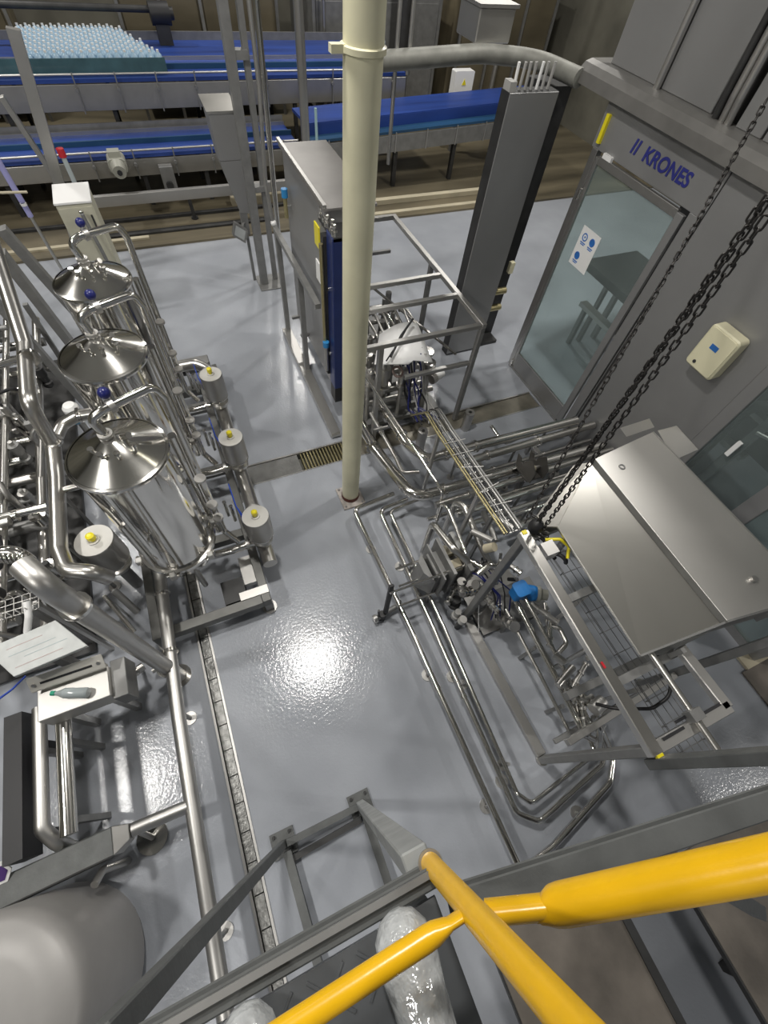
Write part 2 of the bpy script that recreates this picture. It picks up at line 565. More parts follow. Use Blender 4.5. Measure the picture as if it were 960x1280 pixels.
# conveyor to the right, further along and angled upward
t = thing('bottle_conveyor', (5.3, 10.3, 0), 'right hand blue conveyor seen between cream post and grey panel', 'conveyor')
p0, p1 = V((2.9, 9.6, 0.86)), V((8.5, 9.9, 1.0))
for nm, m_, dy, w, dz, h in (('belt', BELT, 0.66, 0.78, 0.22, 0.05), ('side_belt', BELTD, 0.13, 0.24, 0.05, 0.04), ('side_panel', DULL, 0.0, 0.04, -0.12, 0.26)):
    MB().bar(p0 + V((0, dy, dz)), p1 + V((0, dy, dz)), w, h).build(nm, m_, t)
MB().bar(p0 + V((0, 0.27, 0.13)), p1 + V((0, 0.27, 0.13)), 0.02, 0.2).build('side_board', BELT, t)
for i in range(8):
    q = p0.lerp(p1, (i + 0.5) / 8)
    MB().bar(q + V((0, -0.03, -0.26)), q + V((0, -0.03, 0.06)), 0.02, 0.02).build('rail_bracket', SATIN, t)
for i in range(4):
    q = p0.lerp(p1, (i + 0.3) / 4)
    MB().bar((q.x, q.y + 0.1, 0.02), (q.x, q.y + 0.1, q.z - 0.2), 0.08, 0.08).build('leg', DARK, t)
MB().bar((3.15, 9.55, 0.05), (3.75, 9.55, 0.62), 0.06, 0.06).build('brace', DARK, t)

# bottles: staggered rows on the upper belt; caps glint along the front row
b0 = thing('water_bottle', (-1.35, 11.30, 1.475), 'pale blue water bottle standing in the crowd on the upper conveyor', 'bottle', 'bottles on the upper conveyor')
MB().lathe((-1.35, 11.30, 1.475), [(0.0, 0.0), (0.056, 0.004), (0.06, 0.02), (0.058, 0.09), (0.06, 0.17), (0.048, 0.215), (0.018, 0.25)], 10, sharp=False).build('body', PET, b0)
MB().cyl((-1.35, 11.30, 1.722), (-1.35, 11.30, 1.752), 0.021, n=8).build('cap', WHITE, b0)
for r in range(13):
    for i in range(17):
        if r == 0 and i == 0:
            continue
        if i > 16 - r * 0.35:
            continue
        copy_tree(b0, (i * 0.132 + (r % 2) * 0.066, r * 0.128, 0))
tag(MB().box((-2.4, 11.17, 1.475), (0.84, 11.185, 1.68)).build('guard_strip', PETG), 'dark green guard strip along the front of the blue bottles', 'guard')

# beams, raised beige strips and floor rails at the back
tag(MB().box((-1.4, 9.25, 0.34), (3.3, 9.33, 0.50)).build('cross_beam', SATIN, None, 0.004), 'long grey rail beam standing low in front of the lower conveyor', 'beam')
for i, x in enumerate((0.55, 2.75)):
    t = thing('beam_stand', (x, 9.29, 0.0), ('left' if i == 0 else 'right') + ' dark leg holding the low grey rail beam', 'stand')
    MB().bar((x, 9.29, 0.02), (x - 0.02, 9.29, 0.34), 0.06, 0.06).build('leg', DARK, t)
    MB().cyl((x, 9.29, 0.02), (x, 9.29, 0.045), 0.06, n=12).build('foot', BLACK, t)
tag(MB().box((1.3, 9.62, 0.02), (3.0, 9.78, 0.15)).build('floor_strip', BEIGE), 'raised beige strip under the lower conveyor left of cream post', 'kerb')
tag(MB().box((3.2, 9.05, 0.02), (7.0, 9.17, 0.10)).build('floor_strip', BEIGE), 'upper beige strip right of cream post', 'kerb')
tag(MB().box((3.4, 8.62, 0.0), (7.0, 8.72, 0.06)).build('floor_strip', BEIGE), 'lower beige strip at grey floor edge', 'kerb')
tag(MB().box((-3.4, 8.75, 0.0), (-0.3, 8.83, 0.05)).build('floor_strip', BEIGE), 'beige strip behind cream cabinet', 'kerb')
tag(MB().box((-4.0, 9.4, 0.02), (3.0, 9.48, 0.06)).build('floor_rail', DARK), 'black flat guide rail on the stained floor', 'rail')
tag(MB().box((-1.0, 8.9, 0.02), (1.9, 9.02, 0.05)).build('floor_rail', DARK), 'second black guide rail nearer the grey floor', 'rail')
tag(MB().lathe((3.15, 8.35, 0.0), [(0.17, 0), (0.19, 0.03), (0.18, 0.45), (0.17, 0.47), (0.0, 0.48)], 20).build('waste_drum', GREYP), 'grey drum standing behind the stainless frame', 'drum')

# far machinery along the back wall
def machine(x0, x1, y0, y1, z0, z1, m, label, cat='machine', extra=True):
    t = thing('bottling_machine', ((x0 + x1) / 2, y0, 0), label, cat)
    MB().box((x0, y0, z0), (x1, y1, z1)).build('body', m, t, 0.01)
    n = max(2, int((x1 - x0) / 0.7))
    for i in range(n):
        xa = x0 + (x1 - x0) * (i + 0.08) / n
        xb = x0 + (x1 - x0) * (i + 0.92) / n
        MB().box((xa, y0 - 0.02, z0 + 0.12), (xb, y0, z1 - 0.12)).build('door_panel', m, t, 0.004)
    for i in range(n + 1):
        x = x0 + (x1 - x0) * i / n
        MB().box((x - 0.03, y0 - 0.05, 0.02), (x + 0.03, y0 - 0.005, z1 + 0.02)).build('post', DULL, t)
    return t
machine(-5.0, -1.6, 14.2, 15.6, 0.3, 2.3, CONC, 'dim olive machine housing at far left behind blue bottles')
machine(0.4, 3.6, 14.0, 15.5, 0.3, 2.5, CONC, 'brownish machine housing behind the upper conveyor, left of cream post')
machine(4.3, 7.4, 13.6, 15.4, 0.2, 2.1, DULL, 'grey machine housing right of cream post at the back wall')
machine(7.8, 10.4, 13.2, 15.2, 0.2, 2.4, CONC, 'olive machine housing at far right behind conveyor')
t = thing('drive_motor', (1.05, 12.6, 1.6), 'black round drive motor behind the upper conveyor near bottles', 'motor')
MB().cyl((0.90, 12.9, 1.88), (1.25, 12.9, 1.88), 0.16, n=16).build('body', BLACK, t)
MB().cyl((1.25, 12.9, 1.88), (1.32, 12.9, 1.88), 0.09, n=12).build('end_cap', DARK, t)
MB().box((0.95, 12.82, 1.472), (1.2, 12.98, 1.76)).build('bracket', DARK, t)
tag(MB().tube([(-4, 12.9, 1.98), (0.9, 12.9, 1.93)], 0.05, n=8).build('supply_pipe', DARK), 'dark pipe running behind the blue bottles to the black motor', 'pipe')
for i, (x, y, z0, z1, r, lab) in enumerate(((3.9, 13.4, 0, 4.5, 0.05, 'thin grey upright pole right behind cream post'), (4.48, 13.4, 0, 4.4, 0.035, 'second thin upright pole right behind cream post'),
                                          (6.3, 13.2, 0, 4.2, 0.16, 'dark wide column between two machines at the back'), (8.6, 12.6, 0, 4.2, 0.06, 'slim upright pole far right at the back'))):
    tag(MB().cyl((x, y, z0), (x, y, z1), r, n=10).build('support_pole', DARK if r > 0.1 else SATIN), lab, 'pole')
t = thing('warning_box', (6.89, 11.2, 0.0), 'white box with yellow warning triangle behind right conveyor', 'box')
wb = (6.5, 10.75)
MB().rbox((6.66, 11.15, 0.98), (7.12, 11.35, 1.44), 0.02, axis=1).build('body', WHITE, t)
MB().bar((6.89, 11.25, 0.0), (6.89, 11.25, 0.98), 0.08, 0.08).build('post', DULL, t)
MB().prism([(6.84, 1.22), (6.94, 1.22), (6.89, 1.32)], 11.142, 11.15, axis=1).build('warning_triangle', TIPY, t)
tag(MB().lathe((5.9, 13.45, 1.2), [(0.0, 0), (0.09, 0.02), (0.09, 0.2), (0.05, 0.27), (0, 0.28)], 14).cyl((5.9, 13.45, 0), (5.9, 13.45, 1.2), 0.03, n=8).build('signal_lamp', PCLEAR), 'pale round signal lamp on a pole right of cream post', 'lamp')

# gear motors on the lower conveyor
def gearmotor(x, y, z, label):
    t = thing('gear_motor', (x, y, z), label, 'motor')
    MB().rbox((x - 0.14, y - 0.30, z - 0.10), (x + 0.14, y, z + 0.10), 0.07, axis=1).build('motor_body', MOTORG, t)
    MB().cyl((x, y - 0.30, z), (x, y - 0.44, z - 0.03), 0.12, 0.10, n=14).build('fan_cover', MOTORG, t)
    MB().cyl((x, y - 0.445, z - 0.03), (x, y - 0.46, z - 0.03), 0.04, n=10).build('shaft_cap', BLACK, t)
    MB().box((x - 0.09, y - 0.22, z + 0.1), (x + 0.09, y - 0.06, z + 0.17)).build('terminal_box', MOTORG, t)
gearmotor(-0.42, 9.84, 0.78, 'pale grey gear motor hung on the lower conveyor side')
t = thing('drive_bracket', (0.33, 9.8, 0.3), 'dark drive bracket below the lower conveyor right of gear motor', 'bracket')
MB().box((0.2, 9.72, 0.3), (0.42, 9.88, 0.66)).build('plate', DULL, t)
MB().cyl((0.3, 9.66, 0.4), (0.3, 9.74, 0.4), 0.06, n=12).build('bearing', DARK, t)

# ---------------------------------------------------------------- twin grey columns with base plate, and the hopper chute
t = thing('support_column', (1.22, 7.0, 0), 'paired dark grey square columns on one base plate behind the skid', 'column')
MB().box((1.12, 6.80, 0), (1.52, 7.22, 0.02)).build('base_plate', DULL, t, 0.004)
MB().bar((1.22, 7.0, 0.02), (1.24, 7.02, 5.2), 0.11, 0.11).build('post', DULL, t, 0.004)
MB().bar((1.42, 7.08, 0.02), (1.42, 7.06, 5.2), 0.07, 0.07).build('post', DULL, t, 0.004)
MB().box((1.24, 6.97, 2.6), (1.43, 7.09, 2.68)).build('tie_plate', DULL, t)
MB().box((1.24, 6.97, 1.3), (1.43, 7.09, 1.36)).build('tie_plate', DULL, t)
tag(MB().tube([(1.42, 6.55, 0.02), (1.50, 6.6, 3.2), (1.50, 6.6, 5.2)], 0.035, n=12).build('steel_pole', SHINY), 'slim shiny round pole right of the twin grey columns', 'pole')
tag(MB().cyl((2.34, 8.0, 0.02), (2.34, 8.0, 5.0), 0.065, n=12).build('steel_pole', SATIN), 'thicker grey round pole between the columns and cream post', 'pole')
tag(MB().tube([(2.42, 7.7, 0.02), (2.42, 7.7, 1.95)], 0.02, n=8).build('air_hose', mat('pale_hose', (0.35, 0.52, 0.55), 0.4)), 'pale blue hose hanging along the thicker grey pole', 'hose')
t = thing('discharge_chute', (1.10, 7.3, 0), 'grey sheet metal chute tapering down left of the twin columns', 'chute')
MB().hexa([(1.06, 7.13, 1.00), (1.20, 7.13, 0.98), (1.20, 7.23, 0.98), (1.06, 7.23, 1.00),
           (0.91, 7.13, 1.62), (1.215, 7.13, 1.62), (1.215, 7.41, 1.62), (0.91, 7.41, 1.62)]).build('spout', PANEL, t)
MB().hexa([(0.91, 7.13, 1.625), (1.215, 7.13, 1.625), (1.215, 7.41, 1.625), (0.91, 7.41, 1.625),
           (0.88, 7.13, 2.10), (1.22, 7.13, 2.10), (1.22, 7.53, 2.10), (0.88, 7.53, 2.10)]).build('hopper', PANEL, t)
MB().hexa([(0.87, 7.12, 2.10), (1.23, 7.12, 2.10), (1.23, 7.55, 2.10), (0.87, 7.55, 2.10),
           (0.86, 7.11, 2.13), (1.24, 7.11, 2.13), (1.24, 7.57, 2.17), (0.86, 7.57, 2.17)]).build('lid', CONVS, t)
MB().box((1.05, 7.14, 0.70), (1.15, 7.2, 1.00)).build('bracket', DULL, t)
MB().bar((1.10, 7.15, 0.0), (1.10, 7.15, 0.72), 0.04, 0.04).build('stand', DULL, t)
t = thing('display_unit', (0.98, 6.95, 0.78), 'small tilted screen unit hanging under the chute', 'display')
MB().hexa([(0.86, 6.9, 0.82), (1.02, 6.9, 0.70), (1.02, 6.99, 0.70), (0.86, 6.99, 0.82), (0.92, 6.9, 0.98), (1.08, 6.9, 0.86), (1.08, 6.99, 0.86), (0.92, 6.99, 0.98)]).build('case', DULL, t)
MB().hexa([(0.885, 6.892, 0.835), (1.005, 6.892, 0.745), (1.005, 6.9, 0.745), (0.885, 6.9, 0.835), (0.93, 6.892, 0.955), (1.05, 6.892, 0.865), (1.05, 6.9, 0.865), (0.93, 6.9, 0.955)]).build('screen', mat('pale_screen', (0.40, 0.42, 0.42), 0.2), t)
MB().bar((1.0, 6.98, 0.84), (1.09, 7.16, 0.86), 0.03, 0.03).build('arm', DULL, t)

# ---------------------------------------------------------------- cream post
t = thing('cream_post', (1.06, 2.62, 0), 'tall cream painted round post with rusty foot in centre', 'post')
MB().lathe((1.06, 2.62, 0), [(0.094, 0.05), (0.094, 5.6)], 32).build('shaft', CREAM, t)
MB().lathe((1.06, 2.62, 0), [(0.100, 0.02), (0.101, 0.05), (0.097, 0.075)], 32).build('rusty_collar', RUST, t)
MB().box((0.93, 2.46, 0.0), (1.19, 2.76, 0.02)).build('base_plate', mat('chipped_plate', (0.42, 0.38, 0.35), 0.5, var=0.35, vscale=16), t, 0.004)
MB().lathe((1.06, 2.62, 3.62), [(0.094, 0), (0.106, 0.004), (0.106, 0.025), (0.094, 0.03)], 28).build('clamp_band', CREAM, t)
MB().box((0.90, 2.60, 3.62), (0.98, 2.64, 3.65)).build('bracket', CREAM, t)
for sx in (-1, 1):
    for sy in (-1, 1):
        MB().cyl((1.06 + sx * 0.10, 2.61 + sy * 0.12, 0.02), (1.06 + sx * 0.10, 2.61 + sy * 0.12, 0.04), 0.012, n=6).build('anchor_bolt', DULL, t)

# ---------------------------------------------------------------- overhead duct to the enclosure
tag(MB().tube([(2.15, 5.07, 3.02), (2.4, 5.1, 3.02), (3.4, 5.28, 3.02), (3.95, 5.1, 3.02), (4.05, 4.5, 3.02)], 0.075, bend=0.4, n=14).build('cable_duct', mat('dusty_duct', (0.25, 0.25, 0.225), 0.6, 0.3, var=0.2)), 'grey overhead duct curving from cream post to the enclosure top', 'duct')
t = thing('duct_box', (3.45, 5.05, 3.1), 'square grey junction box on top of the overhead duct', 'box')
MB().box((3.32, 5.3, 3.08), (3.72, 5.7, 3.32)).build('body', SATIN, t, 0.01)
MB().box((3.30, 5.28, 3.32), (3.74, 5.72, 3.345)).build('lid', SATIN, t)
for i, x in enumerate((2.25, 2.42, 2.56)):
    tag(MB().cyl((x, 5.15 + 0.02 * i, 2.2 if i < 2 else 2.9), (x, 5.15 + 0.02 * i, 5.0), 0.02, n=8).build('hanging_rod', SATIN),
        ('leftmost', 'middle', 'rightmost')[i] + ' thin vertical rod hanging through the overhead duct beside cream post', 'rod')

# ---------------------------------------------------------------- tall grey cabinet panel left of the enclosure
t = thing('control_cabinet', (3.58, 4.5, 0), 'tall narrow grey sheet metal cabinet left of the glass door', 'cabinet')
MB().box((3.30, 4.52, 0.0), (3.87, 4.66, 2.93)).build('body', DARK, t, 0.004)
MB().hexa([(3.30, 4.50, 0.03), (3.86, 4.50, 0.03), (3.86, 4.515, 0.03), (3.30, 4.515, 0.03), (3.30, 4.50, 2.93), (3.86, 4.50, 2.93), (3.86, 4.515, 2.93), (3.30, 4.515, 2.93)]).build('front_panel', PANEL, t, 0.003)
for i in range(7):
    MB().tube([(3.38 + i * 0.065, 4.58, 2.93), (3.38 + i * 0.065 + random.uniform(-.02, .02), 4.58, 3.12)], 0.014, n=8).build('cable', random.choice([WHITE, CABLE, GREYP]), t)
MB().box((3.30, 4.53, 2.93), (3.37, 4.64, 3.0)).build('cable_gland', GREYP, t)
t = thing('dark_housing', (4.0, 4.6, 0), 'dark open housing with two rollers between cabinet and door', 'housing')
MB().box((3.885, 4.75, 0.0), (4.22, 5.1, 2.9)).build('back', DARK, t)
MB().box((3.885, 4.55, 0.0), (3.90, 4.75, 2.9)).build('side', DARK, t)
MB().box((3.90, 4.55, 0.0), (4.20, 4.75, 0.05)).build('base', DARK, t)
for z in (0.55, 0.80):
    MB().cyl((3.91, 4.66, z), (4.14, 4.66, z), 0.045, n=14).build('roller', GREENB, t)
MB().box((4.02, 4.56, 1.10), (4.08, 4.62, 1.24)).build('switch', IVORY, t)

# ================================================================ MACHINE ENCLOSURE on the right (front plane x = 4.15)
WX = 4.15
t = thing('machine_enclosure', (WX, 2.0, 0), 'grey sheet metal machine enclosure with glass door and lettering on the right', 'machine')
ENC = t
def pane(y0, y1, z0, z1, x0=WX, x1=WX + 0.05):
    return MB().box((x0, y0, z0), (x1, y1, z1))
# door bay y 2.70..4.10 : frame
MB().box((WX, 4.02, 0.0), (WX + 0.07, 4.10, 2.62)).build('door_post', SATIN, t, 0.004)
MB().box((WX - 0.02, 3.95, 0.05), (WX + 0.02, 3.995, 2.58)).build('door_stile', SATIN, t, 0.004)
MB().box((WX, 2.62, 0.0), (WX + 0.07, 2.74, 2.62)).build('door_post', PANEL, t, 0.004)
MB().box((WX - 0.02, 2.76, 0.05), (WX + 0.02, 2.84, 2.58)).build('door_stile', PANEL, t, 0.004)
MB().box((WX - 0.02, 2.84, 0.02), (WX + 0.02, 3.95, 0.27)).build('kick_plate', PANEL, t, 0.004)
MB().box((WX - 0.02, 2.84, 2.53), (WX + 0.02, 3.95, 2.60)).build('door_rail', SATIN, t, 0.004)
MB().box((WX - 0.004, 2.84, 0.27), (WX + 0.004, 3.95, 2.53)).build('glass_pane', GLASS, t)
MB().box((WX, 2.61, 2.62), (WX + 0.06, 4.12, 2.98)).build('header_panel', PANEL, t, 0.004)
MB().box((WX - 0.03, 2.7, 0.0), (WX, 4.05, 0.03)).build('door_sill', SATIN, t)
MB().cyl((WX - 0.03, 4.00, 0.03), (WX - 0.03, 4.00, 0.13), 0.02, n=10).build('hinge', SHINY, t)
MB().cyl((WX - 0.03, 4.00, 2.2), (WX - 0.03, 4.00, 2.3), 0.02, n=10).build('hinge', SHINY, t)
MB().box((WX - 0.006, 2.56, 0.25), (WX, 2.585, 1.9)).build('seam_strip', DARK, t)
MB().box((WX - 0.03, 4.015, 2.67), (WX, 4.055, 2.89)).build('yellow_switch_actuator', TIPY, t, label='yellow safety switch actuator')
MB().box((WX - 0.03, 3.78, 2.60), (WX, 3.90, 2.64)).build('switch_body', WHITE, t)
# solid panel beside the door, with seams
MB().box((WX, 1.36, 0.06), (WX + 0.05, 2.60, 2.98)).build('side_panel', PANEL, t, 0.005)
MB().box((WX + 0.005, 1.36, 0.0), (WX + 0.05, 2.62, 0.06)).build('base_rail', DULL, t)
# window bays
MB().box((WX - 0.01, 1.24, 0.0), (WX + 0.06, 1.36, 2.98)).build('mullion', PANEL, t, 0.005)
MB().box((WX - 0.01, 0.47, 0.0), (WX + 0.06, 0.63, 2.98)).build('mullion', PANEL, t, 0.005)
MB().box((WX - 0.01, -0.62, 0.0), (WX + 0.06, -0.46, 2.98)).build('mullion', PANEL, t, 0.005)
MB().box((WX, 0.63, 0.0), (WX + 0.05, 1.24, 0.10)).build('kick_plate', PANEL, t)
MB().box((WX, -0.46, 0.0), (WX + 0.05, 0.47, 0.10)).build('kick_plate', PANEL, t)
MB().box((WX + 0.01, 0.63, 0.10), (WX + 0.018, 1.24, 2.6)).build('glass_pane', GLASS, t)
MB().box((WX + 0.01, -0.46, 0.10), (WX + 0.018, 0.47, 2.6)).build('glass_pane', GLASS, t)
MB().box((WX, -0.62, 2.6), (WX + 0.05, 1.24, 2.98)).build('header_panel', PANEL, t)
MB().box((WX - 0.035, 1.02, 1.35), (WX - 0.01, 1.06, 1.52)).build('door_handle', WHITE, t)
MB().bar((WX - 0.012, 1.02, 1.435), (WX + 0.012, 1.06, 1.435), 0.04, 0.04).build('handle_mount', DULL, t)
# ledge above the door: rounded overhang
pr = [(WX - 0.10, 2.99), (WX + 0.3, 2.99), (WX + 0.3, 3.15), (WX + 0.02, 3.15), (WX - 0.05, 3.13), (WX - 0.095, 3.08)]
MB().prism([(x, z) for x, z in pr], -1.4, 4.55, axis=1).build('ledge', mat('ledge_paint', (0.20, 0.195, 0.185), 0.42, 0.3, var=0.1), t)
# upper panels
for i, (ya, yb, dx) in enumerate(((3.72, 4.38, 0.10), (3.12, 3.70, 0.10), (2.62, 2.86, 0.10), (1.55, 2.60, 0.10), (0.4, 1.53, 0.10), (-1.3, 0.38, 0.10))):
    MB().box((WX + dx, ya, 3.15), (WX + dx + 0.05, yb, 4.3)).build('upper_panel', PANEL, t, 0.006)
MB().box((WX + 0.16, -1.3, 3.15), (WX + 0.22, 4.36, 4.3)).build('upper_backing', DARK, t)
for i, yy in enumerate((3.04, 2.97, 2.91)):
    MB().tube([(WX + 0.08, yy, 3.10), (WX + 0.05, yy, 3.3), (WX + 0.05, yy + 0.04, 4.3)], 0.028, n=10, bend=0.15).build('cable_conduit', (DARK, SATIN, SATIN)[i], t)
MB().cyl((WX + 0.06, 3.71, 3.15), (WX + 0.06, 3.71, 4.3), 0.03, n=10).build('corner_tube', SATIN, t)
# lettering on the header
def text(body, size, loc, m, parent, name, extr=0.002, shear=0.0, off=0.0):
    cu_ = bpy.data.curves.new(name, 'FONT')
    cu_.body = body
    cu_.size = size
    cu_.extrude = extr
    cu_.shear = shear
    cu_.offset = off
    cu_.align_x = 'LEFT'
    to = bpy.data.objects.new(name, cu_)
    COL.objects.link(to)
    bpy.context.view_layer.update()
    me_ = bpy.data.meshes.new_from_object(to)
    bpy.data.objects.remove(to)
    o = bpy.data.objects.new(name, me_)
    COL.objects.link(o)
    me_.materials.clear()
    me_.materials.append(m)
    o.rotation_euler = (PI / 2, 0, -PI / 2)
    o.parent = parent
    o.location = V(loc) - V(parent['org'])
    return o
text('KRONES', 0.150, (WX - 0.004, 3.47, 2.735), TXTB, t, 'lettering', 0.002, 0.12, 0.004)
for i in range(2):
    y = 3.63 - i * 0.045
    MB().hexa([(WX - 0.006, y, 2.735), (WX - 0.006, y - 0.022, 2.735), (WX, y - 0.022, 2.735), (WX, y, 2.735),
               (WX - 0.006, y - 0.025, 2.845), (WX - 0.006, y - 0.047, 2.845), (WX, y - 0.047, 2.845), (WX, y - 0.025, 2.845)]).build('logo_slash', TXTB, t)

# sticker on the glass
t = thing('safety_sticker', (WX - 0.006, 3.63, 1.85), 'white sticker with three blue safety symbols on the glass door', 'sticker')
sx = WX - 0.0065
MB().box((sx - 0.001, 3.49, 1.66), (sx + 0.002, 3.78, 2.05)).build('sheet', WHITE, t)
for (yy, zz) in ((3.70, 1.96), (3.575, 1.96), (3.70, 1.77)):
    MB().torus((sx - 0.002, yy, zz), (1, 0, 0), 0.034, 0.006, n=16, m=6).build('symbol_ring', LABELB, t)
    MB().cyl((sx - 0.0025, yy, zz), (sx - 0.001, yy, zz), 0.028 if yy < 3.6 or zz < 1.8 else 0.010, n=14).build('symbol', LABELB, t)
    MB().box((sx - 0.003, yy - 0.04, zz - 0.062), (sx - 0.001, yy + 0.04, zz - 0.052)).build('text_line', LABELB, t)
    MB().box((sx - 0.003, yy - 0.03, zz - 0.078), (sx - 0.001, yy + 0.03, zz - 0.069)).build('text_line', LABELB, t)

# towel / soap dispenser on the panel
t = thing('wall_dispenser', (WX - 0.06, 1.73, 1.97), 'cream plastic dispenser with small blue label on the grey panel', 'dispenser')
MB().rbox((WX - 0.13, 1.585, 1.775), (WX, 1.885, 2.165), 0.035, axis=0).build('case', IVORY, t, 0.012)
MB().rbox((WX - 0.137, 1.60, 1.79), (WX - 0.13, 1.87, 2.15), 0.03, axis=0).build('cover', IVORY, t, 0.004)
MB().box((WX - 0.139, 1.70, 1.995), (WX - 0.137, 1.775, 2.04)).build('label', LABELB, t, label='small dark blue label')
MB().cyl((WX - 0.141, 1.80, 1.835), (WX - 0.137, 1.80, 1.835), 0.016, n=12).build('lock', DARK, t)

# inside of the enclosure
t = thing('machine_interior', (6.3, 2.0, 0), 'dim inner partition and pale bars seen through the glass door', 'machine')
MB().box((6.4, -1.2, 0.0), (6.46, 4.4, 2.95)).build('partition', DARK, t)
MB().box((5.3, 1.6, 2.90), (6.4, 4.4, 2.96)).build('shading_roof', PANEL, t)  # unseen roof piece, added to keep lamp light off the interior
for i, (z, x) in enumerate(((0.62, 5.35), (0.95, 5.55))):
    MB().bar((x, 1.2, z), (x, 4.3, z), 0.12, 0.06).build('cross_beam', SATIN, t)  # two pale bars standing behind the door glass
    for yy in (1.35, 4.2):
        MB().bar((x, yy, 0.0), (x, yy, z - 0.03), 0.06, 0.06).build('leg', DULL, t)
MB().box((5.0, 2.2, 1.2), (5.9, 4.3, 1.3)).build('table', DARK, t)
for yy in (2.3, 4.2):
    MB().bar((5.85, yy, 0.0), (5.85, yy, 1.2), 0.07, 0.07).build('table_leg', DULL, t)
bb = thing('water_bottle', (5.12, 2.32, 1.302), 'clear bottle standing on the machine table behind door glass', 'bottle', 'bottles inside the machine')
MB().lathe((5.12, 2.32, 1.302), [(0, 0), (0.05, 0.005), (0.05, 0.2), (0.018, 0.27)], 10, sharp=False).build('body', PCLEAR, bb)
MB().cyl((5.12, 2.32, 1.572), (5.12, 2.32, 1.60), 0.02, n=8).build('cap', WHITE, bb)
for i in range(1, 22):
    copy_tree(bb, ((i % 3) * 0.12, (i // 3) * 0.12, 0))
t = thing('transfer_arm', (4.9, 0.9, 0), 'dark curved machine arm with red knob behind the right window', 'machine')
MB().tube([(5.1, 1.5, 0.0), (5.1, 1.5, 1.3), (4.9, 0.9, 1.55), (4.7, 0.2, 1.75), (4.7, -0.4, 1.75)], 0.06, n=10, bend=0.3).build('arm', DARK, t)
MB().tube([(4.9, 1.2, 1.2), (4.75, 0.6, 1.45), (4.75, -0.3, 1.5)], 0.02, n=8).build('hose', SATIN, t)
MB().box((4.6, -0.2, 1.95), (5.4, 1.3, 2.1)).build('beam', DULL, t)
MB().cyl((4.75, 0.8, 1.82), (4.75, 0.95, 1.90), 0.03, n=10).build('red_knob', RED, t, label='small red knob')
MB().bar((5.1, 1.25, 0), (5.1, 1.25, 1.98), 0.08, 0.08).build('leg', DULL, t)
MB().bar((5.1, -0.15, 0), (5.1, -0.15, 1.98), 0.08, 0.08).build('leg', DULL, t)
# kerb and brown floor beyond the enclosure's near end
struct(MB().box((4.02, -0.66, 0.0), (9.0, -0.52, 0.03)), 'trim_3', BEIGE)
struct(MB().box((3.95, -3.5, 0.001), (9.0, -0.66, 0.02)), 'floor_pad', BROWN)

# ================================================================ CHAINS of the hoist
link_b = MB().tube([(0.0, 0.0, 0.0235), (0.0115, 0, 0.0235), (0.0115, 0, -0.0235), (-0.0115, 0, -0.0235), (-0.0115, 0, 0.0235)], 0.0043, bend=0.011, n=6, seg=3, closed=True)
LINK = link_b.build('link', CHAINM)
LME = LINK.data
bpy.data.objects.remove(LINK)
def chain(p, q, label, pitch=0.039, sag=0.0):
    p, q = V(p), V(q)
    t = thing('hoist_chain', tuple(p), label, 'chain')
    L = (q - p).length
    n = int(L / pitch)
    d = (q - p).normalized()
    x = d.cross(V((0, 1, 0))).normalized()
    y = d.cross(x)
    zc = sum((v.co.z for v in LME.vertices)) / len(LME.vertices)
    for i in range(n):
        o = bpy.data.objects.new('link', LME)
        COL.objects.link(o)
        o.parent = t
        a = (PI / 4) + (i % 2) * PI / 2 + random.uniform(-0.25, 0.25)
        xx = x * math.cos(a) + y * math.sin(a)
        yy = d.cross(xx)
        s_ = (i + 0.5) / n
        c = p.lerp(q, s_) + V((0.25, 0.1, 0)) * sag * 4 * s_ * (1 - s_) - p
        M = Matrix((xx, yy, d)).transposed().to_4x4()
        M.translation = c - d * zc
        o.matrix_local = M
    return t
CB = V((1.80, 0.90, 1.66))
chain((1.76, 0.99, 1.60), (3.252,2.101,3.55), 'leftmost single hoist chain strand, thinnest of the four')
chain((1.80, 0.93, 1.62), (1.995,1.08,3.6), 'second hoist chain strand from the left, in the close pair')
chain((1.848, 0.965, 1.62), (1.955,1.046,3.6), 'third hoist chain strand, right one of the close pair')
chain((1.86, 0.90, 1.62), (1.859,0.963,3.6), 'rightmost hoist chain strand nearest the cream dispenser')
t = thing('chain_hook', (1.82, 0.88, 1.5), 'black chain bundle and hook at the top of the hood frame', 'hook')
MB().ball((1.81, 0.93, 1.60), 0.055, sc=(1, 1, 1.3)).build('hook_block', BLACK, t)
MB().torus((1.95, 0.70, 1.42), (1, 0.5, 0.2), 0.05, 0.016, n=18, arc=4.3).build('hook', BLACK, t)
MB().tube([(1.81, 0.92, 1.56), (1.88, 0.80, 1.50), (1.94, 0.72, 1.475)], 0.014, n=8).build('sling', BLACK, t)
for i in range(9):
    o = bpy.data.objects.new('link', LME); COL.objects.link(o); o.parent = t
    o.location = (random.uniform(-.06, .04), random.uniform(-.02, .1), random.uniform(0.03, 0.15)); o.rotation_euler = (random.random() * 3, random.random() * 3, random.random() * 3)

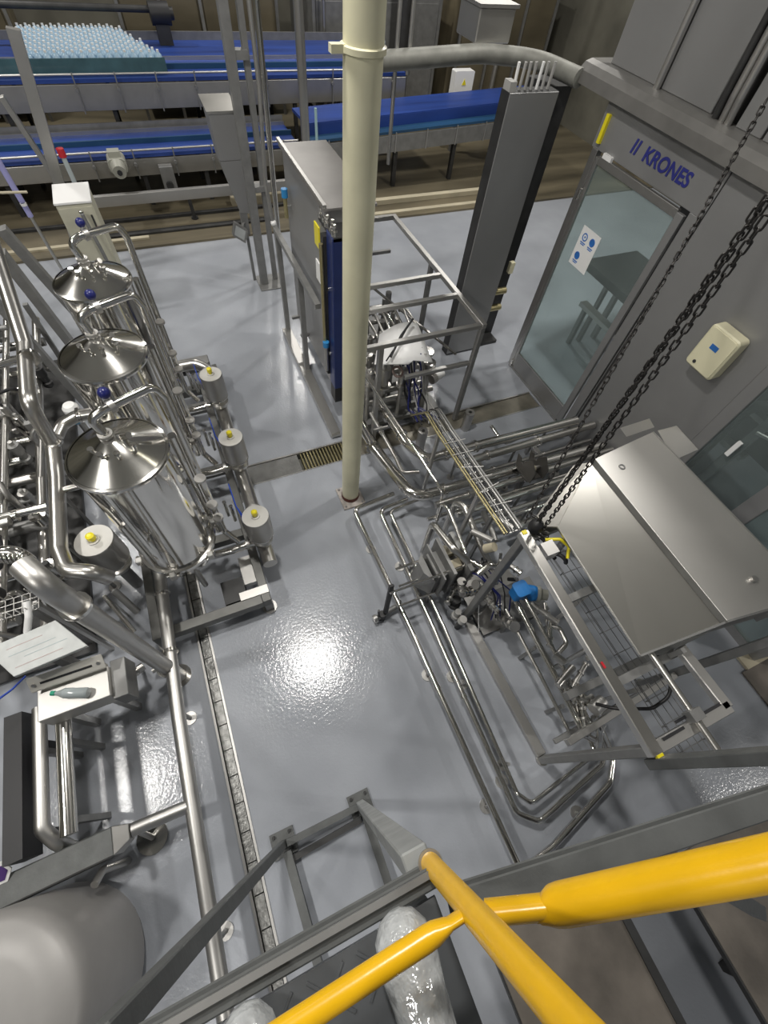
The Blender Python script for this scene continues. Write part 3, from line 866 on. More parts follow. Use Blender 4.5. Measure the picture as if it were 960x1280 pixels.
# ================================================================ HEAT EXCHANGER SKID behind the cream post
t = thing('heat_exchanger', (1.55, 4.6, 0), 'big grey heat exchanger cabinet with dark blue end plate behind cream post', 'machine')
HX = t
MB().box((1.33, 4.05, 0.42), (1.79, 5.42, 2.33)).build('cabinet', PANEL, t, 0.006)
MB().box((1.30, 4.03, 2.33), (1.81, 5.44, 2.355)).build('top_sheet', HXTOP, t, 0.003)
MB().bar((1.315, 4.03, 2.37), (1.315, 5.50, 2.37), 0.035, 0.03).build('top_rail', SATIN, t, 0.003)
MB().box((1.30, 3.80, 0.52), (1.58, 3.97, 2.22)).build('end_plate', BLUEP, t, 0.006, label='dark blue painted end plate')
MB().box((1.305, 3.81, 0.30), (1.575, 3.96, 0.52)).build('plinth', BLACK, t)
MB().box((1.47, 3.785, 0.34), (1.56, 3.80, 0.46)).build('name_plate', BEIGE, t)
MB().box((1.27, 3.97, 0.62), (1.60, 4.05, 2.16)).build('plate_pack', DARK, t)
k = MB()
nut = None
for i in range(5):
    for j in range(2):
        x, y = 1.335 + j * 0.20 + random.uniform(-.01, .01), 3.835 + i * 0.085
        nb = MB().cyl((x, y, 2.16), (x, y, 2.30), 0.016, n=8).cyl((x, y, 2.225), (x, y, 2.262), 0.032, n=6)
        nb.ball((x, y, 2.305), 0.022, n=8, m=5)
        nb.build('tie_bolt', SHINY, t)
MB().box((1.31, 3.80, 2.19), (1.57, 4.22, 2.225)).build('top_plate', DARK, t)
for (y, z) in ((4.25, 1.9), (4.25, 1.55)):
    MB().box((1.318, y, z), (1.33, y + 0.14, z + 0.2)).build('warning_label', TIPY if z > 1.7 else WHITE, t)
MB().cyl((1.27, 5.25, 1.95), (1.27, 5.25, 2.03), 0.035, n=12).build('sensor_cap', CAPB, t, label='blue sensor cap')
MB().cyl((1.27, 5.25, 1.75), (1.27, 5.25, 1.95), 0.022, n=10).build('sensor_body', GREENB, t)
MB().bar((1.27, 5.25, 1.85), (1.33, 5.25, 1.85), 0.03, 0.03).build('sensor_arm', DULL, t)
MB().cyl((1.25, 3.93, 1.04), (1.25, 3.93, 1.10), 0.035, n=12).build('sensor_cap', CAPB, t, label='blue sensor cap')
MB().cyl((1.25, 3.93, 0.72), (1.25, 3.93, 1.04), 0.024, n=10).build('sensor_body', SATIN, t)
MB().tube([(1.25, 3.96, 1.1), (1.25, 3.98, 2.1)], 0.02, n=8).build('riser_tube', GREENB, t)
for (y, z) in ((3.92, .95), (3.92, 1.7)):
    MB().cyl((1.285, y, z), (1.30, y, z), 0.02, n=8).build('screw_head', SHINY, t)
# its open base frame on the left
b = thing('skid_frame', (1.25, 4.6, 0), 'grey tube frame along the left side of the heat exchanger', 'frame')
for y in (5.62, 4.72):
    MB().bar((1.22, y, 0.03), (1.22, y, 1.42), 0.06, 0.06).build('post', DULL, b, 0.003)
MB().bar((1.22, 5.68, 1.44), (1.22, 4.06, 1.44), 0.06, 0.06).build('top_rail', DULL, b, 0.003)
MB().bar((1.20, 5.66, 0.07), (1.20, 3.50, 0.07), 0.12, 0.08).build('base_rail', SATIN, b, 0.003)
for y in (5.3, 4.9):
    MB().bar((1.22, y, 0.5), (1.325, y, 0.5), 0.035, 0.035).build('cross_rail', DULL, b)
MB().tube([(1.21, 5.70, 1.46), (1.18, 5.72, 1.9), (1.24, 5.74, 2.7), (1.24, 5.74, 4.5)], 0.022, n=10).build('conduit_pole', SATIN, b)
MB().ball((1.21, 5.70, 1.50), 0.035, n=10, m=6).build('conduit_fitting', WHITE, b)

# ---------------------------------------------------------------- open stainless frame on the right
f = thing('open_frame', (2.1, 4.5, 0), 'open stainless tube frame with ladder top right of cream post', 'frame')
FR = f
Z = 1.42
MB().bar((2.80, 3.28, Z), (2.80, 5.70, Z), 0.055, 0.055).build('top_rail', SATIN, f, 0.004)
MB().bar((1.86, 5.68, Z), (2.78, 5.68, Z), 0.055, 0.055).build('top_rail', SATIN, f, 0.004)
for y in (3.31, 3.87, 4.28):
    MB().bar(({3.31: 1.42, 3.87: 1.62, 4.28: 1.82}[y], y, Z), (2.775, y, Z), 0.05, 0.05).build('cross_bar', SATIN, f, 0.004)
for (x, y) in ((2.80, 3.31), (2.80, 4.55), (1.93, 5.66), (2.22, 5.66), (1.63, 3.33)):
    MB().bar((x, y, 0.02), (x, y, Z - 0.02), 0.055, 0.055).build('post', SATIN if x < 2.8 else DULL, f, 0.004)
MB().bar((1.95, 3.33, 0.92), (2.775, 3.33, 0.92), 0.045, 0.045).build('mid_rail', SATIN, f, 0.004)
MB().bar((1.98, 5.6, 1.02), (2.62, 3.4, 1.02), 0.022, 0.022).build('diagonal_rod', SHINY, f)
MB().bar((1.93, 5.66, 1.0), (2.78, 5.66, 1.0), 0.04, 0.04).build('mid_rail', DULL, f)
MB().bar((1.63, 3.36, 0.80), (1.63, 3.78, 0.80), 0.05, 0.05).build('side_rail', SATIN, f)

# white cover sheet and the valve cluster under it
t = thing('white_cover', (2.05, 3.75, 1.0), 'curved white plastic cover sheet inside the open frame', 'cover')
cv = []
ca_, cb_, cc_, cd_ = V((1.863,3.881,1.1)), V((2.376,3.944,1.1)), V((2.323,3.392,1.04)), V((1.653,3.503,1.04))
for i in range(9):
    s_ = i / 8
    for j in range(2):
        q_ = (cd_.lerp(cc_, s_) if j == 0 else ca_.lerp(cb_, s_))
        cv.append((q_.x, q_.y - (.10 * math.sin(PI * s_) if j == 0 else 0) * (1 if s_ < .6 else .4), q_.z + .07 * math.sin(PI * s_) - (.05 * s_ if j == 0 else 0)))
vs = cv + [(x, y, z - 0.012) for x, y, z in cv]
fs = [(2 * i, 2 * i + 2, 2 * i + 3, 2 * i + 1) for i in range(8)] + [(18 + 2 * i, 18 + 2 * i + 1, 18 + 2 * i + 3, 18 + 2 * i + 2) for i in range(8)]
fs += [(2 * i, 18 + 2 * i, 18 + 2 * i + 2, 2 * i + 2) for i in range(8)] + [(2 * i + 1, 2 * i + 3, 18 + 2 * i + 3, 18 + 2 * i + 1) for i in range(8)] + [(0, 1, 19, 18), (16, 34, 35, 17)]
MB().add(vs, fs, True).build('sheet', WHITE, t)
MB().tube([(1.80, 3.42, 1.16), (2.0, 3.62, 1.24), (2.25, 3.85, 1.24)], 0.012, n=8).build('hose', CABLE, t)
MB().tube([(1.75, 3.42, 1.12), (2.0, 3.60, 1.23), (2.2, 3.82, 1.23)], 0.008, n=8).build('hose', CABLE, t)
MB().bar((2.05, 3.85, 0.165), (2.05, 3.85, 1.1), 0.04, 0.04).build('stand', DULL, t)

t = thing('valve_cluster', (2.1, 3.7, 0), 'cluster of stainless valves and black cables below the white cover', 'valves')
VC = t
def diaphragm_valve(x, y, z, parent, h=0.22, r=0.06, top=None, name='valve'):
    b_ = MB().lathe((x, y, z), [(r * 0.8, 0), (r, 0.02), (r * 1.25, 0.025), (r * 1.25, 0.05), (r * 0.75, 0.055), (r * 0.75, h * 0.55), (r, h * 0.58), (r, h), (0.0, h + 0.004)], 16)
    o = b_.build(name, STEEL, parent)
    MB().cyl((x, y, z + h), (x, y, z + h + 0.035), r * 0.3, n=10).build('indicator', top or GREYP, o)
    return o
for (x, y, z, h, r) in ((1.85, 3.62, .55, .3, .07), (2.02, 3.50, .62, .26, .05), (1.70, 3.80, .6, .34, .06), (2.28, 3.75, .52, .3, .06), (1.62, 3.55, .7, .2, .05), (2.35, 3.95, .58, .22, .07), (1.9, 3.95, .5, .3, .06), (1.86, 4.12, .6, .3, .05), (2.1, 4.25, .55, .26, .06), (2.4, 3.56, .66, .18, .075)):
    diaphragm_valve(x, y, z, t, h, r)
    MB().cyl((x, y, 0.16), (x, y, z), r * 0.5, n=12).build('pipe_stub', SATIN, t)
for i, (y, z) in enumerate(((3.55, .42), (3.75, .36), (3.95, .45), (4.2, .40))):
    MB().tube([({3.55: 1.62, 3.75: 1.62, 3.95: 1.64, 4.2: 1.83}[y], y, z), (2.5, y, z)], 0.035, n=12).build('header_pipe', STEEL, t)
MB().cyl((2.42, 3.42, 0.72), (2.54, 3.47, 0.72), 0.05, n=14).build('white_cap', WHITE, t, label='white plastic cap')
MB().cyl((2.36, 3.40, 0.72), (2.42, 3.42, 0.72), 0.058, n=14).build('gauge_ring', STEEL, t)
MB().lathe((2.36, 3.60, 0.93), [(0.0, 0), (0.075, 0.004), (0.085, 0.03), (0.08, 0.05), (0.0, 0.052)], 20).build('gauge_dish', SHINY, t)
MB().torus((1.93, 3.46, 0.90), (0.2, -0.5, 1), 0.06, 0.014, n=18).build('coiled_hose', mat('pink_hose', (.30, .22, .20), .4), t)
for i in range(12):
    x0 = 2.02 + 0.05 * (i % 6) + random.uniform(-.02, .02)
    pts = [(x0, 3.68 - 0.02 * i, 1.06)]
    for k in range(4):
        pts.append((x0 + random.uniform(-.05, .10), 3.60 - k * 0.10 + random.uniform(-.04, .04), 0.95 - k * 0.17))
    pts.append((2.05 + 0.03 * i, 3.05 + random.uniform(-.05, .05), 0.42))
    MB().tube(pts, 0.009, bend=0.06, n=6, seg=3).build('cable', random.choice([CABLE, CABLE, KNOBB, GREYP]), t)
for i in range(7):
    x0 = 1.87 + 0.09 * i
    MB().tube([(x0, 4.5, 0.9), (x0 + .03, 4.35, 1.0 + .05 * (i % 3)), (x0 + 0.05, 4.05, .95), (x0 + 0.05, 3.9, .6)], 0.016, n=8, bend=.06).build('small_tube', random.choice([STEEL, SATIN, SHINY]), t)
for i in range(10):
    x, y = random.uniform(1.88, 2.6), random.uniform(4.5, 5.3)
    MB().cyl((x, y, 0.2), (x, y, random.uniform(.5, .9)), random.uniform(.02, .05), n=10).build('pipe_stub', random.choice([STEEL, SATIN, DULL]), t)
for i in range(4):
    MB().tube([(1.83, 4.55 + i * .2, .3 + .08 * i), (2.55, 4.55 + i * .2, .3 + .08 * i)], 0.03, n=10).build('header_pipe', random.choice([STEEL, SATIN]), t)
MB().box((1.45, 3.45, 0.10), (2.6, 5.5, 0.16)).build('drip_tray', DULL, t)

for i, (x, y, h, lab) in enumerate(((2.13, 3.00, .34, 'left hollow round steel stub standing below the valve cluster'), (2.86, 3.12, .30, 'right hollow round steel stub beside the frame post'))):
    tag(MB().lathe((x, y, 0), [(0.06, 0), (0.06, h), (0.022, h), (0.022, h - 0.1)], 20).build('pipe_stub', SATIN), lab, 'pipe')

# ---------------------------------------------------------------- pipes bending round the post
def pipe(name, pts, r, m, label, bend=None, cat='pipe', clamps=(), n=14, group=None):
    t_ = thing(name, tuple(V(pts[0]) * 0 + V((pts[0][0], pts[0][1], 0))), label, cat, group)
    MB().tube(pts, r, bend=bend, n=n, seg=8).build('tube', m, t_)
    for (p, d) in clamps:
        flange(MB(), p, d, r).build('clamp', SHINY, t_)
    return t_
def support(t_, x, y, z, r=0.025):
    MB().cyl((x, y, 0.012), (x, y, z), r * 0.6, n=8).build('support', DULL, t_)
    MB().cyl((x, y, 0.0), (x, y, 0.012), r * 1.8, n=14).build('foot', SATIN, t_)
q = pipe('process_pipe', [(1.44, 3.7, .36), (1.46, 2.95, .36), (1.60, 2.14, .36), (4.10, 2.05, .36)], 0.062, SHINY, 'thick polished pipe bending round the cream post towards the enclosure', 0.24,
         clamps=(((1.45, 2.95, .36), (0, 1, 0)), ((1.95, 2.125, .36), (1, 0, 0)), ((2.3, 2.11, .36), (1, 0, 0)), ((3.0, 2.09, .36), (1, 0, 0))))
support(q, 2.85, 2.10, .31); support(q, 3.6, 2.07, .31)
q = pipe('process_pipe', [(1.73, 3.48, .5), (1.78, 2.75, .5), (1.90, 2.48, .5), (2.55, 2.47, .5), (3.9, 2.42, .5)], 0.055, SHINY, 'shorter thick pipe with elbow just right of the cream post', 0.12,
         clamps=(((1.745, 3.2, .5), (0.06, -.85, 0)), ((1.77, 2.9, .5), (0.06, -.85, 0)), ((2.12, 2.477, .5), (1, 0, 0)), ((2.5, 2.47, .5), (1, 0, 0))))
support(q, 2.3, 2.47, .45); support(q, 3.5, 2.44, .45)
pipe('process_pipe', [(1.56, 3.3, .52), (1.58, 2.62, .50), (1.60, 2.45, .42), (1.78, 2.42, .40)], 0.022, STEEL, 'thin pipe with short elbow left of the thick bends', 0.06, clamps=(((1.57, 3.0, .51), (0, 1, 0)),))
t = thing('lever_valve', (1.55, 2.95, .55), 'small tee handle valve on the thin pipe beside the cream post', 'valve')
MB().cyl((1.47, 3.0, .58), (1.64, 3.0, .58), 0.016, n=10).build('handle', SATIN, t)
MB().cyl((1.56, 3.0, .50), (1.56, 3.0, .60), 0.018, n=10).build('stem', SATIN, t)
q = pipe('guide_rod', [(1.52, 3.62, .95), (1.80, 2.10, .62), (1.82, 1.98, .56), (1.82, 1.95, .1)], 0.015, SHINY, 'long thin polished rod slanting over the pipe bends', 0.04)
MB().ball((1.515, 3.64, .955), 0.028, n=10, m=6).build('end_knob', WHITE, q)

# straight bundle running right to the enclosure
BUN = [(2.32, .45, .045, STEEL, 'far thick pipe of the bundle, behind the fork bracket'), (2.235, .26, .025, SATIN, 'slim low pipe of the bundle under the fork bracket'),
       (1.93, .42, .035, STEEL, 'middle pipe of the bundle in front of the polished bend'), (1.83, .36, .022, SHINY, 'slim bright pipe of the bundle below the middle pipe'),
       (1.74, .44, .032, STEEL, 'fourth pipe of the bundle counted from behind'), (1.63, .36, .026, SATIN, 'fifth pipe of the bundle, dull finish'), (1.55, .40, .020, SHINY, 'nearest thin pipe of the bundle'),
       (1.45, .30, .040, SATIN, 'low wide pipe nearest the hood, end of the bundle')]
for i, (y, z, r, m, lab) in enumerate(BUN):
    x0 = (2.2, 2.3, 1.75, 1.62, 1.9, 2.0, 2.1, 2.4)[i]
    q = pipe('process_pipe', [(x0, y + 0.02, z), (4.12, y, z)], r, m, lab, clamps=(((x0 + .4, y + .02, z), (1, 0, 0)), ((x0 + 1.1, y + .01, z), (1, 0, 0))))
    support(q, x0 + .8, y + .01, z - r); support(q, 3.9, y, z - r)
MB_ = thing('pipe_rack', (3.0, 2.0, 0), 'low steel cross supports carrying the pipe bundle', 'rack')
for x in (2.62, 3.42):
    MB().bar((x, 1.4, .19), (x, 2.5, .19), 0.05, 0.04).build('cross_bar', SATIN, MB_)
    for y in (1.42, 2.0, 2.48):
        MB().bar((x, y, 0), (x, y, .17), 0.04, 0.04).build('leg', SATIN, MB_)
pipe('drip_pipe', [(2.95, 2.78, .36), (2.95, 2.62, .36), (3.02, 2.52, .30), (3.22, 2.54, .30), (3.9, 2.56, .30)], 0.022, SHINY, 'short bent pipe behind the fork bracket', 0.05)

t = thing('fork_bracket', (2.921,1.979,0.66), 'pair of notched dark steel fork plates on the pipe bundle', 'bracket')
c = V((2.921,1.979,0.66)); cx, cy = c.x, c.y
for k in (-0.085, 0.085):
    xx = cx + k
    out = [(-.16, -.12), (.12, -.12), (.16, .02), (.10, .02), (.08, -.03), (.03, -.03), (.02, .05), (-.05, .14), (-.16, .04)]
    MB().prism([(cy + a, .60 + b) for a, b in out], xx - .006, xx + .006, axis=0).build('fork_plate', mat('fork_steel', (.13, .125, .115), .5, .5), t)
MB().box((cx - .10, cy - .13, .46), (cx + .10, cy + .10, .485)).build('base_plate', MATS['fork_steel'], t)
MB().cyl((cx - .085, cy - .04, .56), (cx + .085, cy - .04, .56), .02, n=10).build('spacer', SATIN, t)
MB().cyl((cx - .03, cy - .04, .56), (cx + .02, cy - .04, .56), .034, n=12).build('roller', BEIGE, t)
MB().bar((cx, cy, 0), (cx, cy, .46), .05, .05).build('leg', DULL, t)

# ---------------------------------------------------------------- cable ladder over the bundle
t = thing('cable_tray', (1.80, 1.7, 1.2), 'narrow cable tray with thin brass tubes running towards the hood frame', 'tray')
def tray_pt(dx, dz, k):
    return [(1.96 + dx, 2.95, .72 + dz), (1.86 + dx, 2.55, 1.18 + dz), (1.80 + dx, 2.2, 1.27 + dz), (1.755 + dx, 1.03, 1.40 + dz)][k]
for dx, m in ((-.075, GREENB), (.06, SATIN), (.085, DULL)):
    MB().tube([tray_pt(dx, 0, k) for k in range(4)], .009, n=8, bend=.12).build('rail', m, t)
for i, (dx, m, r) in enumerate(((-.052, GREENB, .007), (-.022, DULL, .006), (.005, SATIN, .006), (.030, CABLE, .006), (-.038, CABLE, .005))):
    MB().tube([tray_pt(dx, .004 + .006 * (i % 2), k) for k in range(4)], r, n=6, bend=.12).build('cable' if m is CABLE else 'air_tube', m, t)
for i in range(12):
    s_ = i / 11
    a, b = V(tray_pt(-.08, -.012, 2)), V(tray_pt(-.08, -.012, 3))
    p = a.lerp(b, s_)
    MB().bar(p, p + V((.17, 0, 0)), .008, .008).build('rung', SATIN, t)
for i in range(6):
    p = V((1.80, 2.05 - i * .15, 1.30 + i * .015))
    MB().bar(p + V((-.09, 0, 0)), p + V((.10, random.uniform(-.06, .06), random.uniform(0, .04))), .005, .005).build('cable_tie', SATIN, t)
for x, y, z in ((1.82, 2.30, 1.24), (1.71, 1.45, 1.33)):
    MB().bar((x, y, 0.0), (x, y, z), .03, .03).build('post', SATIN, t)

# ================================================================ three long floor pipes running towards the viewer
q = pipe('floor_pipe', [(1.50, 2.40, .14), (1.00, 2.36, .14), (1.03, .8, .14), (1.03, -1.02, .14)], 0.026, SHINY, 'outermost left floor pipe turning the corner beside cream post', 0.09,
         clamps=(((1.025, 1.2, .14), (0, 1, 0)), ((1.03, .35, .14), (0, 1, 0))))
for y in (1.9, .5, -.6): support(q, 1.025, y, .115, .03)
q = pipe('floor_pipe', [(1.62, 2.29, .12), (1.27, 2.26, .12), (1.24, .8, .12), (1.20, -.72, .12), (1.34, -.84, .12), (2.08, -.72, .12), (2.14, -.60, .14), (2.14, -.42, .22)], 0.024, SHINY, 'middle floor pipe ending in an angled elbow near the hood frame', 0.08,
         clamps=(((1.25, 1.2, .12), (0, 1, 0)), ((1.22, .2, .12), (0, 1, 0))))
for y in (1.6, .4, -.5): support(q, 1.235, y, .10, .03)
q = pipe('floor_pipe', [(1.75, 2.20, .20), (1.345, 2.17, .20), (1.315, .8, .20), (1.25, -.60, .20), (1.32, -.70, .20), (2.02, -.62, .20), (2.04, -.50, .2)], 0.018, SHINY, 'innermost thin floor pipe of the three', 0.07,
         clamps=(((1.315, .9, .2), (0, 1, 0)),))
for y in (1.5, .3, -.4): support(q, 1.30, y, .18, .025)
q = pipe('floor_pipe', [(1.10, -1.04, .10), (1.35, -1.02, .10), (2.05, -.86, .10), (2.20, -.72, .10), (2.20, -.45, .18)], 0.026, SHINY, 'lower return pipe along the near end of the floor pipes', 0.12)
support(q, 1.7, -.94, .07, .03)

# box filter with tie rods, straddling the floor pipes
t = thing('plate_filter', (1.5, 1.25, 0), 'small grey plate press with tie rods beside the floor pipes', 'filter')
MB().box((1.34, 1.14, .30), (1.60, 1.40, .60)).build('press_body', DULL, t, .004)
MB().box((1.50, 1.30, .60), (1.585, 1.40, .66)).build('lid', BEIGE, t)
MB().box((1.50, 1.14, .60), (1.585, 1.24, .66)).build('lid', BEIGE, t)
MB().box((1.44, 1.08, .28), (1.47, 1.46, .74)).build('press_plate', DULL, t)
MB().box((1.36, 1.08, .28), (1.375, 1.46, .68)).build('press_plate', DULL, t)
MB().box((1.60, 1.06, .25), (1.64, 1.48, .72)).build('end_plate', DULL, t)
MB().hexa([(1.20, 1.24, .30), (1.30, 1.12, .30), (1.30, 1.42, .30), (1.20, 1.36, .30), (1.24, 1.24, .60), (1.30, 1.12, .60), (1.30, 1.42, .60), (1.24, 1.36, .60)]).build('cone', DULL, t)
for (y, z, x0) in ((1.15, .66, .86), (1.40, .50, 1.04), (1.26, .42, 1.02), (1.12, .30, .98)):
    MB().cyl((x0, y, z), (1.70, y, z), .012, n=8).build('tie_rod', SHINY, t)
for x, y in ((1.33, 1.15), (1.59, 1.15), (1.33, 1.39), (1.59, 1.39)):
    MB().bar((x, y, 0), (x, y, .30), .03, .03).build('leg', DULL, t)
t = thing('black_handle_valve', (0.849,1.14,0.1), 'black lever handled drain valve standing on floor left of pipes', 'valve')
hx = V((0.841,1.161,0.1))
MB().cyl((hx.x, hx.y, 0), (hx.x, hx.y, .12), .035, n=14).build('valve_body', DARK, t)
MB().cyl((hx.x - .09, hx.y - .01, .07), (hx.x + .16, hx.y + .03, .07), .028, n=12).build('pipe_stub', DULL, t)
MB().cyl((hx.x - .095, hx.y - .01, .07), (hx.x - .06, hx.y - .006, .07), .042, n=14).build('flange', SATIN, t)
MB().bar((hx.x + .03, hx.y, .12), (hx.x + .06, hx.y + .05, .66), .045, .03).build('handle', BLACK, t, .004)
MB().cyl((hx.x - .04, hx.y, .1), (hx.x - .05, hx.y, .26), .012, n=8).build('stem', DARK, t)

# ================================================================ STAINLESS STAND carrying the hood (posts 1.6 m)
t = thing('hood_stand', (1.9, 0.2, 0), 'grey steel box section stand carrying the big sloping hood', 'stand')
HS = t
A0, A1 = V((1.70, .93, 1.58)), V((1.637, -.55, 1.58))       # top beam, far and near end
MB().bar(A0, A1, .075, .06).build('top_beam', STEEL, t, .005)
MB().bar((1.595, .845, .03), (1.70, .89, 1.55), .07, .055).build('post', DULL, t, .005)
MB().bar((1.640, -.50, .03), (1.640, -.52, 1.55), .07, .055).build('post', DULL, t, .005)
MB().bar((1.62, .80, .035), (1.645, -.47, .035), .085, .06).build('base_rail', SATIN, t, .005)
MB().bar((1.65, -.52, 1.57), (2.24, -.525, 1.57), .07, .05).build('end_beam', SATIN, t, .005)
MB().bar((2.225, -.53, 1.57), (2.21, -.14, 1.57), .07, .05).build('side_beam', SATIN, t, .005)
MB().bar((1.70, -.16, 1.50), (2.20, -.16, 1.50), .05, .05).build('cross_beam', DULL, t)
MB().bar((1.70, .40, 1.50), (2.30, .40, 1.50), .05, .05).build('cross_beam', DULL, t)
MB().bar((1.70, .88, 1.52), (2.05, .90, 1.52), .05, .05).build('cross_beam', DULL, t)
# long low rail and right legs
for (x, y) in ((2.9, -.35), (2.95, 1.15)):
    MB().bar((x, y, .03), (x, y, 1.55), .07, .06).build('post', DULL, t, .004)
MB().bar((1.72, -.13, .85), (4.0, -.16, .90), .06, .075).build('long_rail', DULL, t, .004)
MB().bar((1.68, -.42, .55), (2.85, -.36, .55), .05, .07).build('low_rail', SATIN, t, .004)
MB().bar((1.70, -.40, .30), (2.85, -.38, .30), .04, .04).build('low_rail', DULL, t, .004)
for (x, y) in ((1.588, .842), (1.64, -.50), (2.9, -.35), (2.95, 1.15)):
    MB().cyl((x, y, 0), (x, y, .03), .05, n=16).build('foot', SATIN, t)
for (y, x) in ((-.46, 1.93), (-.50, 1.80), (-.49, 2.10)):
    MB().box((x - .08, y - .008, 1.596), (x + .08, y + .008, 1.60)).build('slot', BLACK, t)
MB().box((1.62, -.575, 1.59), (1.66, -.545, 1.615)).build('paint_mark', TIPY, t, label='yellow paint mark on beam corner')
MB().box((1.68, .90, 1.605), (1.715, .93, 1.615)).build('paint_mark', TIPY, t, label='yellow paint mark on beam corner')
MB().box((1.64, -.06, 1.612), (1.655, -.02, 1.615)).build('red_mark', RED, t)
MB().cyl((2.02, .02, 1.56), (1.96, -.66, 1.62), .020, n=10).build('lever_rod', STEEL, t)
MB().box((1.93, -.50, 1.58), (2.01, -.44, 1.65)).build('clamp_block', DULL, t)
MB().cyl((1.97, -.505, 1.61), (1.97, -.52, 1.61), .012, n=10).build('clamp_screw', SHINY, t)
MB().tube([(1.78, .88, 1.46), (1.72, .5, 1.46), (1.70, -.3, 1.46)], .016, n=10).build('bright_rod', SHINY, t)
MB().box((1.76, .70, 1.50), (1.86, .80, 1.60)).build('bracket', SATIN, t)
MB().tube([(1.85, .83, 1.55), (1.92, .78, 1.60), (1.98, .72, 1.55), (1.95, .66, 1.50)], .012, n=8).build('yellow_cable', TIPY, t, label='yellow cable')

# vertical post beside it that carries on up out of view
MB().bar((1.645, -.585, 1.48), (1.66, -.60, 2.96), .07, .055).build('upright', GALV, t, .004)

# the hood itself
t = thing('sloping_hood', (2.6, .5, 1.6), 'big brushed stainless hood with one sloping face and folded flange', 'hood')
HZ = 1.76
R0, R1 = V((2.47, 1.22, HZ)), V((2.46, -.13, HZ))       # crease
S0, S1 = V((3.10, 1.28, HZ + .01)), V((3.12, .13 - .35, HZ + .01))
L0, L1 = V((1.93, .86, 1.64)), V((1.90, -.09, 1.62))
k = [R0, R1, S1, S0]
th = V((0, 0, -.02))
MB().hexa([p + th for p in (R0, S0, S1, R1)] + [R0, S0, S1, R1]).build('top_sheet', SHEET, t, .004)
LU0, LU1 = R0 + V((-.018, .0, -.035)), R1 + V((-.018, 0, -.035))
MB().hexa([R0 + th, R1 + th, LU1 + th, LU0 + th, R0, R1, LU1, LU0]).build('fold_strip', FRAMEST, t)
MB().hexa([LU0 + th, LU1 + th, L1 + th, L0 + th, LU0, LU1, L1, L0]).build('sloping_sheet', mat('hood_side_sheet', (0.66, 0.645, 0.60), 0.30, 0.95), t, .003)
# far left triangular return panel
F0 = V((2.36, 1.27, HZ - .10)); F1 = V((1.82, .98, 1.50))
MB().hexa([LU0 + th, L0 + th, F1, F0 + th, LU0, L0, F1 + V((0, 0, .02)), F0]).build('return_sheet', mat('hood_return_sheet', (0.64, 0.625, 0.58), 0.30, 1.0), t)
# near end and right side
MB().hexa([L1 + th, L1 + V((0, .012, -.02)), R1 + V((0, .012, -.30)), R1 + V((0, 0, -.30)), L1, L1 + V((0, .012, 0)), R1 + V((0, .012, -.01)), R1 + V((0, 0, -.01))]).build('end_sheet', DULL, t)
MB().hexa([S0 + V((0, 0, -.30)), S1 + V((0, 0, -.30)), S1 + V((.012, 0, -.30)), S0 + V((.012, 0, -.30)), S0, S1, S1 + V((.012, 0, 0)), S0 + V((.012, 0, 0))]).build('side_sheet', SATIN, t)
MB().hexa([S1 + V((0, 0, -.30)), R1 + V((0, 0, -.30)), R1 + V((0, .012, -.30)), S1 + V((0, .012, -.30)), S1, R1, R1 + V((0, .012, 0)), S1 + V((0, .012, 0))]).build('end_sheet', DULL, t)
b = V((2.62, 1.08, HZ))
MB().torus(b + V((0, 0, .004)), (0, 0, 1), .020, .006, n=18, m=6).build('hole_ring', DULL, t)
MB().cyl(b + V((0, 0, .0005)), b + V((0, 0, .002)), .018, n=14).build('hole', BLACK, t)
MB().cyl((2.84, .02, HZ), (2.84, .02, HZ + .03), .022, n=12).build('knob', SATIN, t)
for p in ((2.78, .62), (2.70, .60)):
    MB().cyl((p[0], p[1], HZ), (p[0], p[1], HZ + .003), .005, n=8).build('rivet', DARK, t)
for (x, y) in ((2.2, .40), (2.15, -.16), (2.95, 1.15), (2.9, -.20)):
    MB().bar((x, y, 1.53 if x < 2.92 else 1.555), (x, y, 1.66 if x < 2.5 else 1.75), .03, .03).build('stay', DULL, t)
t = thing('side_shelf', (3.2, 1.42, 1.6), 'small square stainless plate beyond the far right corner of hood', 'shelf')
q0 = V((3.202,1.31,1.7)); 
MB().hexa([(3.268,1.326,1.68), (3.175,1.026,1.68), (3.455,1.043,1.68), (3.473,1.313,1.68), (3.242,1.315,1.7), (3.15,1.018,1.7), (3.428,1.034,1.7), (3.446,1.303,1.7)]).build('plate', SHEET, t, .003)
MB().hexa([(2.993,1.466,1.66), (2.98,1.368,1.66), (3.293,1.375,1.66), (3.324,1.47,1.66), (2.975,1.458,1.675), (2.962,1.36,1.675), (3.273,1.366,1.675), (3.304,1.462,1.675)]).build('back_plate', SATIN, t)
q = V((3.326,1.168,1.68))
MB().bar((q.x, q.y, 0), (q.x, q.y, 1.67), .04, .04).build('post', DULL, t)

